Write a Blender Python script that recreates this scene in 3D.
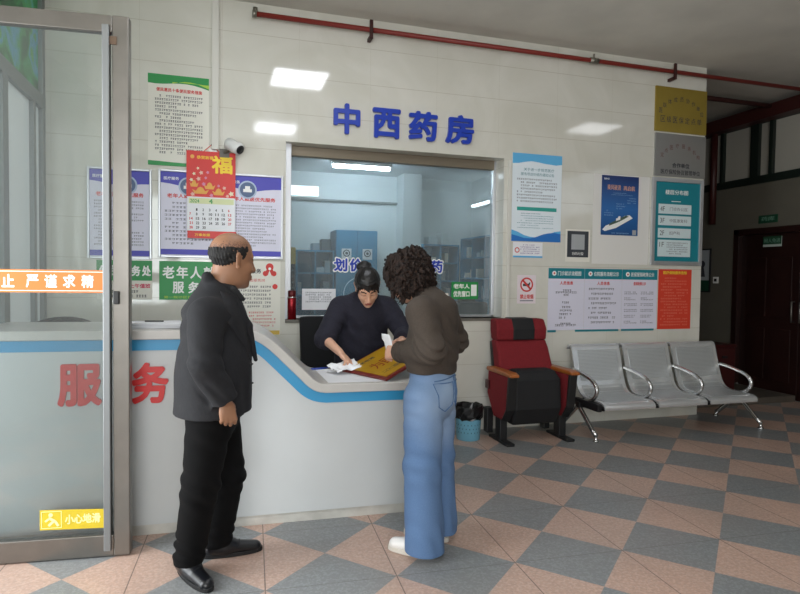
import bpy, bmesh, math, random
import numpy as np
from mathutils import Matrix, Vector
for _o in list(bpy.data.objects): bpy.data.objects.remove(_o)
scene = bpy.context.scene
col = scene.collection

# ------------------------------------------------------------------ camera
cam_data = bpy.data.cameras.new('camera'); cam = bpy.data.objects.new('camera', cam_data); col.objects.link(cam)
cam_data.sensor_width = 36.0; cam_data.sensor_fit = 'HORIZONTAL'; cam_data.lens = 590.05*36/800
cam_data.clip_start = 0.05
RR = [[0.9566402333, -0.2909874337, 0.0128754600], [-0.0025284013, 0.0359065187, 0.9993519546], [0.2912611735, 0.9560528413, -0.0336138875]]
cam.matrix_world = Matrix(((RR[0][0], RR[1][0], -RR[2][0], -0.5287937), (RR[0][1], RR[1][1], -RR[2][1], -5.1084275),
                           (RR[0][2], RR[1][2], -RR[2][2], 1.4392288), (0, 0, 0, 1)))
scene.camera = cam
# ------------------------------------------------------------------ world, daylight, exposure
scene.view_settings.view_transform = 'Standard'; scene.view_settings.look = 'None'
scene.view_settings.gamma = 1.0; scene.view_settings.use_curve_mapping = False
scene.view_settings.exposure = 0.30
world = bpy.data.worlds.new('world'); scene.world = world; world.use_nodes = True
world.node_tree.nodes['Background'].inputs[0].default_value = (0.80, 0.90, 1.0, 1)
world.node_tree.nodes['Background'].inputs[1].default_value = 1.0
def area(name, loc, target, sx, sy, power, color):
    l = bpy.data.lights.new(name, 'AREA'); l.shape = 'RECTANGLE'; l.size = sx; l.size_y = sy
    l.energy = power; l.color = color
    o = bpy.data.objects.new(name, l); col.objects.link(o); o.location = loc
    o.rotation_euler = (Vector(target)-Vector(loc)).to_track_quat('-Z', 'Y').to_euler()
    return o
# daylight entering by the open entrance on the left and an added fill light behind the viewer
area('daylight_entrance', (-2.85, -2.62, 1.5), (0.8, -2.2, 0.9), 1.6, 2.5, 95, (0.93, 0.97, 1.0))
area('rear_fill', (-1.3, -8.75, 1.9), (0.2, 0.0, 1.2), 3.2, 2.4, 165, (0.96, 0.98, 1.0))  # added frontal fill in front of the solid rear wall

# ------------------------------------------------------------------ helpers
def lin(c):
    if isinstance(c, str):
        c = c.lstrip('#'); c = [int(c[i:i+2], 16)/255 for i in (0, 2, 4)]
    return tuple((x/12.92 if x <= 0.04045 else ((x+0.055)/1.055)**2.4) for x in c)
MATS = {}
def mat(name, c, rough=0.5, metal=0.0, noise=0.0, nscale=20.0, bump=0.0, spec=0.5, coat=0.0, c2=None, wave=None):
    if name in MATS: return MATS[name]
    m = bpy.data.materials.new(name); m.use_nodes = True; nt = m.node_tree; b = nt.nodes['Principled BSDF']
    rgb = lin(c); b.inputs['Base Color'].default_value = (*rgb, 1); b.inputs['Roughness'].default_value = rough
    b.inputs['Metallic'].default_value = metal; b.inputs['Specular IOR Level'].default_value = spec
    if coat: b.inputs['Coat Weight'].default_value = coat; b.inputs['Coat Roughness'].default_value = 0.08
    if noise or bump:
        tc = nt.nodes.new('ShaderNodeTexCoord'); nz = nt.nodes.new('ShaderNodeTexNoise')
        nz.inputs['Scale'].default_value = nscale; nz.inputs['Detail'].default_value = 5
        nt.links.new(tc.outputs['Object'], nz.inputs['Vector'])
        if noise:
            mx = nt.nodes.new('ShaderNodeMix'); mx.data_type = 'RGBA'
            r2 = lin(c2) if c2 else tuple(x*(1-noise) for x in rgb)
            mx.inputs[6].default_value = (*rgb, 1); mx.inputs[7].default_value = (*r2, 1)
            rp = nt.nodes.new('ShaderNodeMapRange'); rp.inputs[1].default_value = 0.35; rp.inputs[2].default_value = 0.65
            nt.links.new(nz.outputs['Fac'], rp.inputs[0]); nt.links.new(rp.outputs[0], mx.inputs[0])
            nt.links.new(mx.outputs[2], b.inputs['Base Color'])
        if bump:
            bp = nt.nodes.new('ShaderNodeBump'); bp.inputs['Strength'].default_value = bump; bp.inputs['Distance'].default_value = 0.01
            nt.links.new(nz.outputs['Fac'], bp.inputs['Height']); nt.links.new(bp.outputs[0], b.inputs['Normal'])
    MATS[name] = m; return m
def emit(name, c, s):
    m = bpy.data.materials.new(name); m.use_nodes = True; b = m.node_tree.nodes['Principled BSDF']
    b.inputs['Base Color'].default_value = (0.8, 0.8, 0.8, 1); b.inputs['Emission Color'].default_value = (*lin(c), 1)
    b.inputs['Emission Strength'].default_value = s; MATS[name] = m; return m
def glass(name, tint, refl=0.12, haze=0.0):
    m = bpy.data.materials.new(name); m.use_nodes = True; nt = m.node_tree; nt.nodes.clear()
    out = nt.nodes.new('ShaderNodeOutputMaterial'); tr = nt.nodes.new('ShaderNodeBsdfTransparent'); gl = nt.nodes.new('ShaderNodeBsdfGlossy')
    tr.inputs[0].default_value = (*tint, 1); gl.inputs['Roughness'].default_value = 0.02
    fr = nt.nodes.new('ShaderNodeFresnel'); fr.inputs[0].default_value = 1.5
    mx = nt.nodes.new('ShaderNodeMixShader'); nt.links.new(fr.outputs[0], mx.inputs[0])
    nt.links.new(tr.outputs[0], mx.inputs[1]); nt.links.new(gl.outputs[0], mx.inputs[2])
    last = mx
    if haze:
        df = nt.nodes.new('ShaderNodeBsdfDiffuse'); df.inputs[0].default_value = (0.75, 0.8, 0.8, 1)
        m2 = nt.nodes.new('ShaderNodeMixShader'); m2.inputs[0].default_value = haze
        nt.links.new(mx.outputs[0], m2.inputs[1]); nt.links.new(df.outputs[0], m2.inputs[2]); last = m2
    nt.links.new(last.outputs[0], out.inputs[0]); MATS[name] = m; return m

def PM(o, u):   # a plane's frame: u to the right, world z up, third axis out of the plane
    u = Vector(u).normalized(); v = Vector((0, 0, 1)); n = u.cross(v)
    return Matrix(((u.x, v.x, n.x, o[0]), (u.y, v.y, n.y, o[1]), (u.z, v.z, n.z, o[2]), (0, 0, 0, 1)))
WALL = PM((0, 0, 0), (1, 0, 0))
I4 = Matrix.Identity(4)
class MB:
    def __init__(s, M=None): s.bm = bmesh.new(); s.M = M or I4
    def V(s, p): return s.bm.verts.new(s.M @ Vector(p))
    def F(s, vs):
        try: s.bm.faces.new(vs)
        except ValueError: pass
    def box(s, a, b, c, d, e, f):
        v = [s.V((x, y, z)) for x in (a, b) for y in (c, d) for z in (e, f)]
        for q in ((0, 1, 3, 2), (4, 6, 7, 5), (0, 4, 5, 1), (2, 3, 7, 6), (0, 2, 6, 4), (1, 5, 7, 3)): s.F([v[i] for i in q])
        return s
    def quad(s, *ps): s.F([s.V(p) for p in ps]); return s
    def rect(s, a, b, c, d, n): return s.quad((a, c, n), (b, c, n), (b, d, n), (a, d, n))
    def prism(s, pts, a0, a1, axis='n'):   # outline extruded along the third (n), first (x) or second (y) axis
        def P(p, h): return (p[0], p[1], h) if axis == 'n' else ((h, p[0], p[1]) if axis == 'x' else (p[0], h, p[1]))
        A = [s.V(P(p, a0)) for p in pts]; B = [s.V(P(p, a1)) for p in pts]; n = len(pts)
        s.F(A[::-1]); s.F(B)
        for i in range(n): s.F([A[i], A[(i+1) % n], B[(i+1) % n], B[i]])
        return s
    def strip(s, top, bot, a0, a1):   # band between two polylines of equal length, extruded along the third axis
        n = len(top)
        R = [[s.V((p[0], p[1], h)) for p in q] for q in (top, bot) for h in (a0, a1)]
        for i in range(n-1):
            t0, t1, b0, b1 = R[0], R[1], R[2], R[3]
            s.F([t1[i], t1[i+1], t0[i+1], t0[i]]); s.F([b0[i], b0[i+1], b1[i+1], b1[i]])
            s.F([b1[i], b1[i+1], t1[i+1], t1[i]]); s.F([t0[i], t0[i+1], b0[i+1], b0[i]])
        s.F([R[0][0], R[2][0], R[3][0], R[1][0]]); s.F([R[0][-1], R[1][-1], R[3][-1], R[2][-1]])
        return s
    def tube(s, pts, r, n=10, closed=False):
        pts = [Vector(p) for p in pts]; rs = r if isinstance(r, (list, tuple)) else [r]*len(pts); rings = []
        N = len(pts); up = None
        for i, p in enumerate(pts):
            if closed: d = pts[(i+1) % N]-pts[i-1]
            else: d = pts[min(i+1, N-1)]-pts[max(i-1, 0)]
            d.normalize()
            if up is None:
                up = Vector((0, 0, 1)) if abs(d.z) < 0.9 else Vector((1, 0, 0))
            a = d.cross(up).normalized(); up = a.cross(d).normalized()
            rings.append([s.V(p+(a*math.cos(t)+up*math.sin(t))*rs[i]) for t in [2*math.pi*k/n for k in range(n)]])
        for i in range(N if closed else N-1):
            A, B = rings[i], rings[(i+1) % N]
            for k in range(n): s.F([A[k], A[(k+1) % n], B[(k+1) % n], B[k]])
        if not closed: s.F(rings[0][::-1]); s.F(rings[-1])
        return s
    def lathe(s, prof, c, n=24, cap=True):
        rings = [[s.V((c[0]+r*math.cos(2*math.pi*k/n), c[1]+r*math.sin(2*math.pi*k/n), c[2]+z)) for k in range(n)] for r, z in prof]
        for A, B in zip(rings, rings[1:]):
            for k in range(n): s.F([A[k], A[(k+1) % n], B[(k+1) % n], B[k]])
        if cap: s.F(rings[0][::-1]); s.F(rings[-1])
        return s
    def disc(s, u, v, r, n, d=0.001, k=28, r0=0):
        if r0:
            A = [s.V((u+r*math.cos(2*math.pi*i/k), v+r*math.sin(2*math.pi*i/k), n)) for i in range(k)]
            B = [s.V((u+r0*math.cos(2*math.pi*i/k), v+r0*math.sin(2*math.pi*i/k), n)) for i in range(k)]
            for i in range(k): s.F([A[i], A[(i+1) % k], B[(i+1) % k], B[i]])
        else: s.F([s.V((u+r*math.cos(2*math.pi*i/k), v+r*math.sin(2*math.pi*i/k), n)) for i in range(k)])
        return s
    def build(s, name, m, parent=None, smooth=False, bev=0, kind=None, seg=2):
        bmesh.ops.recalc_face_normals(s.bm, faces=s.bm.faces)
        me = bpy.data.meshes.new(name); s.bm.to_mesh(me); s.bm.free()
        return link(name, me, m, parent, smooth, bev, kind, seg)
def link(name, me, m, parent=None, smooth=False, bev=0, kind=None, seg=2):
    if smooth:
        me.polygons.foreach_set('use_smooth', [True]*len(me.polygons))
    o = bpy.data.objects.new(name, me); col.objects.link(o)
    for mm in (m if isinstance(m, (list, tuple)) else [m]): me.materials.append(mm)
    if parent is not None:
        o.parent = parent
        root = parent; off = Matrix.Identity(4); ch = []
        while root is not None: ch.append(root); root = root.parent
        Wm = Matrix.Identity(4)
        for q in ch[::-1]: Wm = Wm @ q.matrix_parent_inverse @ q.matrix_basis
        o.matrix_parent_inverse = Wm.inverted()
    if bev:
        b = o.modifiers.new('bevel', 'BEVEL'); b.width = bev; b.segments = seg; b.limit_method = 'ANGLE'; b.angle_limit = math.radians(35)
        b.harden_normals = False
    if kind: o['kind'] = kind
    return o
def tag(o, label, cat, group=None):
    o['label'] = label; o['category'] = cat
    if group: o['group'] = group
    return o
def thing(name, loc, label, cat, group=None, kind=None):
    o = bpy.data.objects.new(name, None); col.objects.link(o); o.location = loc; o.empty_display_size = 0.1
    if kind: o['kind'] = kind
    if label: o['label'] = label
    if cat: o['category'] = cat
    if group: o['group'] = group
    return o
_TXT = {}
def text_mesh(s, extr):
    k = (s, bool(extr))
    if k in _TXT: return _TXT[k]
    cu = bpy.data.curves.new('t', 'FONT'); cu.body = s; cu.size = 1.0; cu.extrude = 0.5 if extr else 0.0; cu.resolution_u = 3
    ob = bpy.data.objects.new('t', cu); col.objects.link(ob)
    dg = bpy.context.evaluated_depsgraph_get(); dg.update()
    me = bpy.data.meshes.new_from_object(ob.evaluated_get(dg))
    co = np.zeros(len(me.vertices)*3, np.float32); me.vertices.foreach_get('co', co)
    fs = [list(p.vertices) for p in me.polygons]
    bpy.data.objects.remove(ob); bpy.data.curves.remove(cu); bpy.data.meshes.remove(me)
    _TXT[k] = (co.reshape(-1, 3), fs); return _TXT[k]
def text(name, s, u0, v0, w, h, n, M, m, parent=None, bold=0.02, extr=0.0, res=3, shear=0.0):
    """text fitted into the box (u0,v0,w,h) of frame M; the letters' front lies at height n (and goes extr deep);
    a heavier stroke is made by setting the outline several times around itself"""
    co, fs = text_mesh(s, extr)
    if bold >= 0.03: sh = [(bold*math.cos(a), bold*math.sin(a)) for a in [math.pi/4*k for k in range(8)]]
    elif bold > 0.012: sh = [(-bold, -bold*0.4), (bold, bold*0.4)]
    else: sh = [(0, 0)]
    nv = len(co); allc = np.concatenate([co+np.array([dx, dy, 0.002*i if not extr else 0.004*i], np.float32) for i, (dx, dy) in enumerate(sh)])
    faces = [[v+nv*i for v in f] for i in range(len(sh)) for f in fs]
    lo, hi = allc.min(0), allc.max(0); d = np.maximum(hi-lo, 1e-6); c = allc.copy()
    c[:, 0] = (c[:, 0]-lo[0])/d[0]*w+u0; c[:, 1] = (c[:, 1]-lo[1])/d[1]*h+v0
    c[:, 2] = (c[:, 2]-hi[2])*extr+n if extr else n+(c[:, 2]-lo[2])*0.002
    Mm = np.array(M); c = c @ Mm[:3, :3].T + Mm[:3, 3]
    me = bpy.data.meshes.new(name); me.from_pydata(c.tolist(), [], faces); me.update()
    return link(name, me, m, parent)
def lines(name, u0, v0, u1, v1, rows, M, n, m, parent, seed=1, cw=0.014, fill=0.62, ind=True, gap=0.25):
    """rows of tiny printing, too small to read: one short dash cluster per character"""
    rnd = random.Random(seed); b = MB(M); dh = (v1-v0)/rows; h = dh*fill
    for r in range(rows):
        y = v1-(r+1)*dh+dh*(1-fill)/2
        x = u0+(2*cw if ind and rnd.random() < 0.35 else 0); xe = u1-(rnd.random()*(u1-u0)*(0.55 if rnd.random() < 0.3 else 0.04))
        while x+cw*0.8 < xe:
            if rnd.random() > 0.07:
                w = cw*(1-gap)
                k = rnd.random()
                b.rect(x, x+w, y+h*0.70, y+h*0.92, n)
                if k < 0.7: b.rect(x+w*0.1, x+w*0.9, y+h*0.34, y+h*0.52, n)
                if k > 0.3: b.rect(x, x+w, y, y+h*0.16, n)
                b.rect(x+w*(0.1+0.6*k), x+w*(0.3+0.6*k), y, y+h, n+0.0002)
            x += cw
    return b.build(name, m, parent)
# ------------------------------------------------------------------ materials of the place
def tile_wall_material():
    m = bpy.data.materials.new('cream_wall_tile'); m.use_nodes = True; nt = m.node_tree; b = nt.nodes['Principled BSDF']; N = nt.nodes.new; L = nt.links.new
    geo = N('ShaderNodeNewGeometry'); sp = N('ShaderNodeSeparateXYZ'); L(geo.outputs['Position'], sp.inputs[0])
    def line(sock, off, per, w):
        a = N('ShaderNodeMath'); a.operation = 'SUBTRACT'; a.inputs[1].default_value = off; L(sock, a.inputs[0])
        p = N('ShaderNodeMath'); p.operation = 'PINGPONG'; p.inputs[1].default_value = per/2; L(a.outputs[0], p.inputs[0])
        c = N('ShaderNodeMath'); c.operation = 'LESS_THAN'; c.inputs[1].default_value = w; L(p.outputs[0], c.inputs[0]); return c
    ad = N('ShaderNodeMath'); ad.operation = 'ADD'; L(sp.outputs[0], ad.inputs[0]); L(sp.outputs[1], ad.inputs[1])
    lx = line(ad.outputs[0], 0.106, 0.624, 0.0007); lz = line(sp.outputs[2], 0.0, 0.3125, 0.0022)
    mx = N('ShaderNodeMath'); mx.operation = 'MAXIMUM'; L(lx.outputs[0], mx.inputs[0]); L(lz.outputs[0], mx.inputs[1])
    nz = N('ShaderNodeTexNoise'); nz.inputs['Scale'].default_value = 1.7; nz.inputs['Detail'].default_value = 8; nz.inputs['Distortion'].default_value = 1.6
    L(geo.outputs['Position'], nz.inputs['Vector'])
    cr = N('ShaderNodeValToRGB'); cr.color_ramp.elements[0].position = 0.35; cr.color_ramp.elements[1].position = 0.7
    cr.color_ramp.elements[0].color = (*lin('#d3d2c7'), 1); cr.color_ramp.elements[1].color = (*lin('#dddcd3'), 1); L(nz.outputs['Fac'], cr.inputs[0])
    mc = N('ShaderNodeMix'); mc.data_type = 'RGBA'; mc.inputs[7].default_value = (*lin('#c0bcae'), 1)
    L(mx.outputs[0], mc.inputs[0]); L(cr.outputs[0], mc.inputs[6]); L(mc.outputs[2], b.inputs['Base Color'])
    bp = N('ShaderNodeBump'); bp.inputs['Strength'].default_value = 0.25; bp.inputs['Distance'].default_value = 0.002; bp.invert = True
    L(mx.outputs[0], bp.inputs['Height']); L(bp.outputs[0], b.inputs['Normal'])
    b.inputs['Roughness'].default_value = 0.07; b.inputs['Specular IOR Level'].default_value = 0.8
    return m
def floor_material():
    m = bpy.data.materials.new('pink_and_grey_terrazzo'); m.use_nodes = True; nt = m.node_tree; b = nt.nodes['Principled BSDF']; N = nt.nodes.new; L = nt.links.new
    geo = N('ShaderNodeNewGeometry')
    s = 0.43699
    def mp(rot):   # p' = R(-rot)(p - origin)
        k = N('ShaderNodeMapping'); k.vector_type = 'POINT'
        a = math.radians(rot); ox, oy = 0.93667, -1.84696
        k.inputs['Rotation'].default_value = (0, 0, a)
        k.inputs['Location'].default_value = (-(ox*math.cos(a)-oy*math.sin(a)), -(ox*math.sin(a)+oy*math.cos(a)), 0)
        L(geo.outputs['Position'], k.inputs['Vector']); sp = N('ShaderNodeSeparateXYZ'); L(k.outputs[0], sp.inputs[0]); return sp
    def M2(op, a, bb):
        n = N('ShaderNodeMath'); n.operation = op
        for i, x in enumerate((a, bb)):
            if x is None: continue
            if isinstance(x, (int, float)): n.inputs[i].default_value = x
            else: L(x, n.inputs[i])
        return n.outputs[0]
    g = mp(2.9)                       # floor frame: X' along the counter, Y' away from it
    X, Y = g.outputs[0], g.outputs[1]
    u = M2('DIVIDE', M2('ADD', X, Y), s*math.sqrt(2)); v = M2('DIVIDE', M2('SUBTRACT', X, Y), s*math.sqrt(2))
    # grid runs (u+v) along X', (u-v) along Y'
    fu = M2('FLOOR', u, None); fv = M2('FLOOR', v, None)
    par = M2('ABSOLUTE', M2('MODULO', M2('ADD', fu, fv), 2.0), None)     # 1 = pink
    T = s*math.sqrt(2)
    def line(x, w): return M2('LESS_THAN', M2('PINGPONG', x, T/2), w)
    seam = M2('MAXIMUM', line(X, 0.0028), line(Y, 0.0016))
    vo = N('ShaderNodeTexVoronoi'); vo.inputs['Scale'].default_value = 95; L(geo.outputs['Position'], vo.inputs['Vector'])
    nz = N('ShaderNodeTexNoise'); nz.inputs['Scale'].default_value = 60; nz.inputs['Detail'].default_value = 6; L(geo.outputs['Position'], nz.inputs['Vector'])
    nb = N('ShaderNodeTexNoise'); nb.inputs['Scale'].default_value = 1.6; nb.inputs['Detail'].default_value = 5; L(geo.outputs['Position'], nb.inputs['Vector'])
    def mixc(f, a, c, facmul=None):
        k = N('ShaderNodeMix'); k.data_type = 'RGBA'
        L(f, k.inputs[0])
        for i, x in ((6, a), (7, c)):
            if isinstance(x, str): k.inputs[i].default_value = (*lin(x), 1)
            else: L(x, k.inputs[i])
        return k.outputs[2]
    sg = N('ShaderNodeSeparateColor'); L(vo.outputs['Color'], sg.inputs[0])
    fine = M2('GREATER_THAN', sg.outputs[0], 0.62)
    pink = mixc(fine, '#c0a08f', '#c9ab9b'); gray = mixc(fine, '#7f8385', '#8b9091')
    base = mixc(par, gray, pink)
    rr = N('ShaderNodeMapRange'); rr.inputs[1].default_value = 0.35; rr.inputs[2].default_value = 0.75; rr.inputs[3].default_value = 0.0; rr.inputs[4].default_value = 0.35
    L(nb.outputs['Fac'], rr.inputs[0])
    base = mixc(rr.outputs[0], base, '#8b8078')
    r3 = N('ShaderNodeMapRange'); r3.inputs[1].default_value = 0.4; r3.inputs[2].default_value = 0.7; r3.inputs[3].default_value = 0.0; r3.inputs[4].default_value = 0.28
    L(nz.outputs['Fac'], r3.inputs[0]); base = mixc(r3.outputs[0], base, '#6c6864')
    sm = M2('MULTIPLY', seam, 0.75)
    base = mixc(sm, base, '#4e453f'); L(base, b.inputs['Base Color'])
    b.inputs['Roughness'].default_value = 0.33; b.inputs['Specular IOR Level'].default_value = 0.4
    return m
M_TILE = tile_wall_material(); M_FLOOR = floor_material()
M_CEIL = mat('painted_ceiling', '#d6d3c9', 0.85, noise=0.12, nscale=2.0)
M_WHITE = mat('white_paint', '#e6e6e2', 0.6)
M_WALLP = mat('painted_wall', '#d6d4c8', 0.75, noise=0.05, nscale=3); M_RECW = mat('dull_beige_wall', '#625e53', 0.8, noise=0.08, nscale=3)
M_PHARM = mat('pharmacy_wall', '#dfe6e6', 0.7)
M_STEEL = mat('brushed_steel', '#7f7c77', 0.34, 0.85, noise=0.10, nscale=9)
M_ALU = mat('aluminium', '#c9ccd0', 0.35, 0.7)
M_BRONZE = mat('bronze_aluminium', '#8d8373', 0.4, 0.5)
M_PAPER = mat('white_paper', '#eceef2', 0.6)
M_PAPERC = mat('cream_paper', '#e9e7dc', 0.6)
M_LAV = mat('lavender_white_print', '#dddcec', 0.5)
M_INK = mat('black_print', '#3a3c44', 0.6)
M_INK2 = mat('grey_print', '#6d6f7a', 0.6)
M_RED = mat('red_print', '#d03a36', 0.5)
M_GREEN = mat('green_print', '#1d9247', 0.4)
M_LGREEN = mat('yellow_green_print', '#a8cf4a', 0.5)
M_VIOLET = mat('violet_blue_print', '#4a48b4', 0.45)
M_WPRINT = mat('white_print', '#f4f5f2', 0.5)
M_YPRINT = mat('yellow_print', '#f0cf3a', 0.5)
M_TEAL = mat('teal_print', '#16808e', 0.4)
M_SKYB = mat('sky_blue_print', '#5fb4e6', 0.4)
M_BLUE = mat('royal_blue_acrylic', '#1c3fb4', 0.35)
M_DKBLUE = mat('navy_print', '#173a7c', 0.35)
M_REDBOARD = mat('orange_red_print', '#d8412c', 0.5)
M_PIPE = mat('red_pipe_paint', '#7f271f', 0.45)
M_DARKRED = mat('dark_red_paint', '#38120f', 0.5)
M_BLACK = mat('black_plastic', '#1a1b1d', 0.45)
M_BLACKF = mat('black_fabric', '#17181b', 0.9, bump=0.2, nscale=300)
M_GLASS = glass('window_glass', (0.86, 0.93, 0.94), haze=0.10)
M_DGLASS = glass('door_glass', (0.92, 0.95, 0.95), haze=0.03)
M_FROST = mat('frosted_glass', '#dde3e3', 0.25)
_b = M_FROST.node_tree.nodes['Principled BSDF']; _b.inputs['Emission Color'].default_value = (0.75, 0.82, 0.82, 1); _b.inputs['Emission Strength'].default_value = 0.12   # glow put into the panes in place of daylight from behind

# ------------------------------------------------------------------ the room
H = 3.69
XR, XC = 6.1, 4.39
b = MB(); b.box(-3.2, XR+0.2, -9.0, 3.4, -0.1, 0.0); b.build('floor', M_FLOOR, kind='structure')
b = MB(); b.box(-3.2, XR+0.2, -9.0, 0.0, H, H+0.15); b.box(XC, XR+0.2, 0.0, 3.4, H, H+0.15); b.build('ceiling', M_CEIL, kind='structure')
WX0, WX1, WZ0, WZ1, WD = 0.0, 2.045, 1.062, 2.577, 0.22
b = MB()
b.box(-2.0, WX0, 0, WD, 0, H); b.box(WX1, XC, 0, WD, 0, H); b.box(WX0, WX1, 0, WD, 0, WZ0); b.box(WX0, WX1, 0, WD, WZ1, H)
b.build('wall_back', M_TILE, kind='structure')
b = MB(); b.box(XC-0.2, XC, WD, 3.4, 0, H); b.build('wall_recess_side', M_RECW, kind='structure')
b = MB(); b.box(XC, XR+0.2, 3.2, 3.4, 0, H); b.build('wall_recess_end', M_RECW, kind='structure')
# right wall with its door opening and the row of high windows
DY0, DY1, DZ = -0.62, 1.21, 2.13
b = MB()
b.box(XR, XR+0.2, -9.0, DY0, 0, 2.70); b.box(XR, XR+0.2, DY1, 3.2, 0, 2.70); b.box(XR, XR+0.2, DY0, DY1, DZ, 2.70)
b.box(XR, XR+0.2, -9.0, 3.2, 3.52, H)
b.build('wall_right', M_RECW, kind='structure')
b = MB(); b.box(-3.2, XR+0.2, -9.2, -9.0, 0, H); b.build('wall_rear', M_WALLP, kind='structure')
b = MB(); b.box(-3.2, -2.9, -9.0, -3.5, 0, H); b.box(-3.2, -2.9, -3.5, -1.75, 2.75, H); b.box(-3.2, -1.98, -1.75, -1.55, 0, H)
b.build('wall_left', M_WALLP, kind='structure')

# ---- step in the recess
b = MB(); b.box(XC, XR, 0.26, 3.2, 0, 0.075); b.build('trim_step', mat('worn_step_concrete', '#5d564d', 0.6, noise=0.2, nscale=6), kind='structure')

# ---- glazed partition at the left (aluminium frame, frosted panes, garden print above)
w = thing('window_left', (-1.8, -0.8, 0), None, None, kind='structure')
LW = PM((-1.8, 0, 0), (0, 1, 0))
fr = MB(LW)
for a, c, hh in ((-0.07, 0.0, H), (-0.30, -0.24, 2.7), (-0.92, -0.82, 2.7), (-1.55, -1.48, H)): fr.box(a, c, 0, hh, -0.06, 0.0)
for a, c in ((2.66, 2.76), (0.0, 0.12), (H-0.06, H)): fr.box(-1.55, 0, a, c, -0.06, 0.002)
fr.build('window_frame', mat('dull_aluminium', '#8f9494', 0.45, 0.5), w, bev=0.004)
b = MB(LW); b.box(-0.24, -0.07, 0.12, 2.66, -0.04, -0.03); b.box(-0.82, -0.30, 0.12, 2.66, -0.04, -0.03); b.box(-1.48, -0.92, 0.12, 2.66, -0.04, -0.03)
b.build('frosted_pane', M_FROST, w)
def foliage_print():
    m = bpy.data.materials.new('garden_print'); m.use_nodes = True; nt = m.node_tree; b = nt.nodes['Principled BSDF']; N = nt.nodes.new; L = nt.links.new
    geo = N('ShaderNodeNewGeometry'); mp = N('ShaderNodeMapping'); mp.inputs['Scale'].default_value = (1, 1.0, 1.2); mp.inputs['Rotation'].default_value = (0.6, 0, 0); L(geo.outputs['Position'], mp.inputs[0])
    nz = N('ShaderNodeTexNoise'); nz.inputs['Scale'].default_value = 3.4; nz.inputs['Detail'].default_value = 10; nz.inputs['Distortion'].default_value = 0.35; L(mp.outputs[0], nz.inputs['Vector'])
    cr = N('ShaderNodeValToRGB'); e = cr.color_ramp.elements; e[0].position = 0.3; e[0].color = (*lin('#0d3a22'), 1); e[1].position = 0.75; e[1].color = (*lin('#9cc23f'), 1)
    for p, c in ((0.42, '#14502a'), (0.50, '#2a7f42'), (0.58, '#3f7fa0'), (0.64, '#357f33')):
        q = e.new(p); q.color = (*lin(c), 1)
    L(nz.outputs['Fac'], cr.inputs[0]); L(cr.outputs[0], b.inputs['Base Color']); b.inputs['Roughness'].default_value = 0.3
    L(cr.outputs[0], b.inputs['Emission Color']); b.inputs['Emission Strength'].default_value = 0.25   # added glow, as if the transom print were lit from behind
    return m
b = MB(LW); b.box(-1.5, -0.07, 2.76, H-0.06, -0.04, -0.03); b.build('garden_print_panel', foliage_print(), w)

# ---- pharmacy room behind the service window
PX0, PX1, PY1, PH = -0.9, 3.25, 3.5, 2.95
b = MB(); b.box(PX0-0.1, PX1+0.1, PY1, PY1+0.1, 0, PH); b.build('wall_pharmacy_end', M_PHARM, kind='structure')
b = MB(); b.box(PX0-0.1, PX0, WD, PY1, 0, PH); b.build('wall_pharmacy_left', M_PHARM, kind='structure')
b = MB(); b.box(PX1, PX1+0.1, WD, PY1, 0, PH); b.build('wall_pharmacy_right', M_PHARM, kind='structure')
b = MB(); b.box(PX0-0.1, PX1+0.1, WD, PY1+0.1, PH, PH+0.1); b.build('ceiling_pharmacy', M_PHARM, kind='structure')
b = MB(); b.box(2.02, 2.30, PY1-0.35, PY1, 0, PH); b.build('trim_pillar', M_PHARM, kind='structure')
b = MB(); b.box(PX0, 2.02, PY1-0.05, PY1, 2.53, 2.56); b.build('trim_ledge', mat('grey_ledge', '#7d8484', 0.6), kind='structure')
# wall under the glass inside
# ---- service window
w = thing('window_service', (1.0, WD, WZ0), None, None, kind='structure')
fr = MB(WALL)
F0, F1 = -WD, -WD+0.05
fr.box(WX0, WX0+0.055, WZ0, WZ1, F0, F1+0.10); fr.box(WX1-0.03, WX1, WZ0, WZ1, F0, F1); fr.box(WX0, WX1, WZ0, WZ0+0.022, F0, F1)
fr.build('window_frame', M_ALU, w, bev=0.003)
b = MB(WALL); b.box(WX0+0.055, WX1-0.03, WZ1-0.085, WZ1, F0, F1+0.02); b.build('top_rail', M_BRONZE, w, bev=0.004)
b = MB(WALL); b.box(WX0+0.055, WX1-0.03, WZ0+0.022, WZ1-0.085, F0+0.012, F0+0.022); b.build('pane', M_GLASS, w)
b = MB(WALL); b.box(WX0+0.0, WX1+0.01, WZ0-0.025, WZ0, -WD+0.05, 0.012); b.build('window_sill', mat('dark_sill_stone', '#6f6b63', 0.3), w, bev=0.003)
GF = F0+0.024
for s, u, wd in (('划', 0.455, 0.125), ('价', 0.60, 0.125), ('取', 1.16, 0.125), ('药', 1.385, 0.125)):
    c = text('blue_character', s, u, 1.485, wd, 0.12, GF+0.002, WALL, M_BLUE, w, bold=0.035)
    c2 = text('white_outline', s, u-0.012, 1.473, wd+0.024, 0.144, GF, WALL, M_WPRINT, c, bold=0.085)
b = MB(WALL); b.disc(0.70, 1.28, 0.155, GF, k=40, r0=0.147); b.build('speaking_hole_ring', mat('pale_ring', '#9fc3d6', 0.3), w)
b = MB(WALL); b.rect(0.17, 0.475, 1.135, 1.325, GF); nt_ = b.build('notice_sheet', M_PAPER, w)
lines('printing', 0.20, 1.20, 0.45, 1.30, 5, WALL, GF+0.001, M_INK2, nt_, 5, 0.016)
b = MB(WALL); b.rect(1.605, 1.885, 1.235, 1.40, GF); gs = b.build('green_sticker', M_GREEN, w)
text('lettering', '老年人', 1.625, 1.335, 0.17, 0.048, GF+0.001, WALL, M_WPRINT, gs, 0.04)
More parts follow.
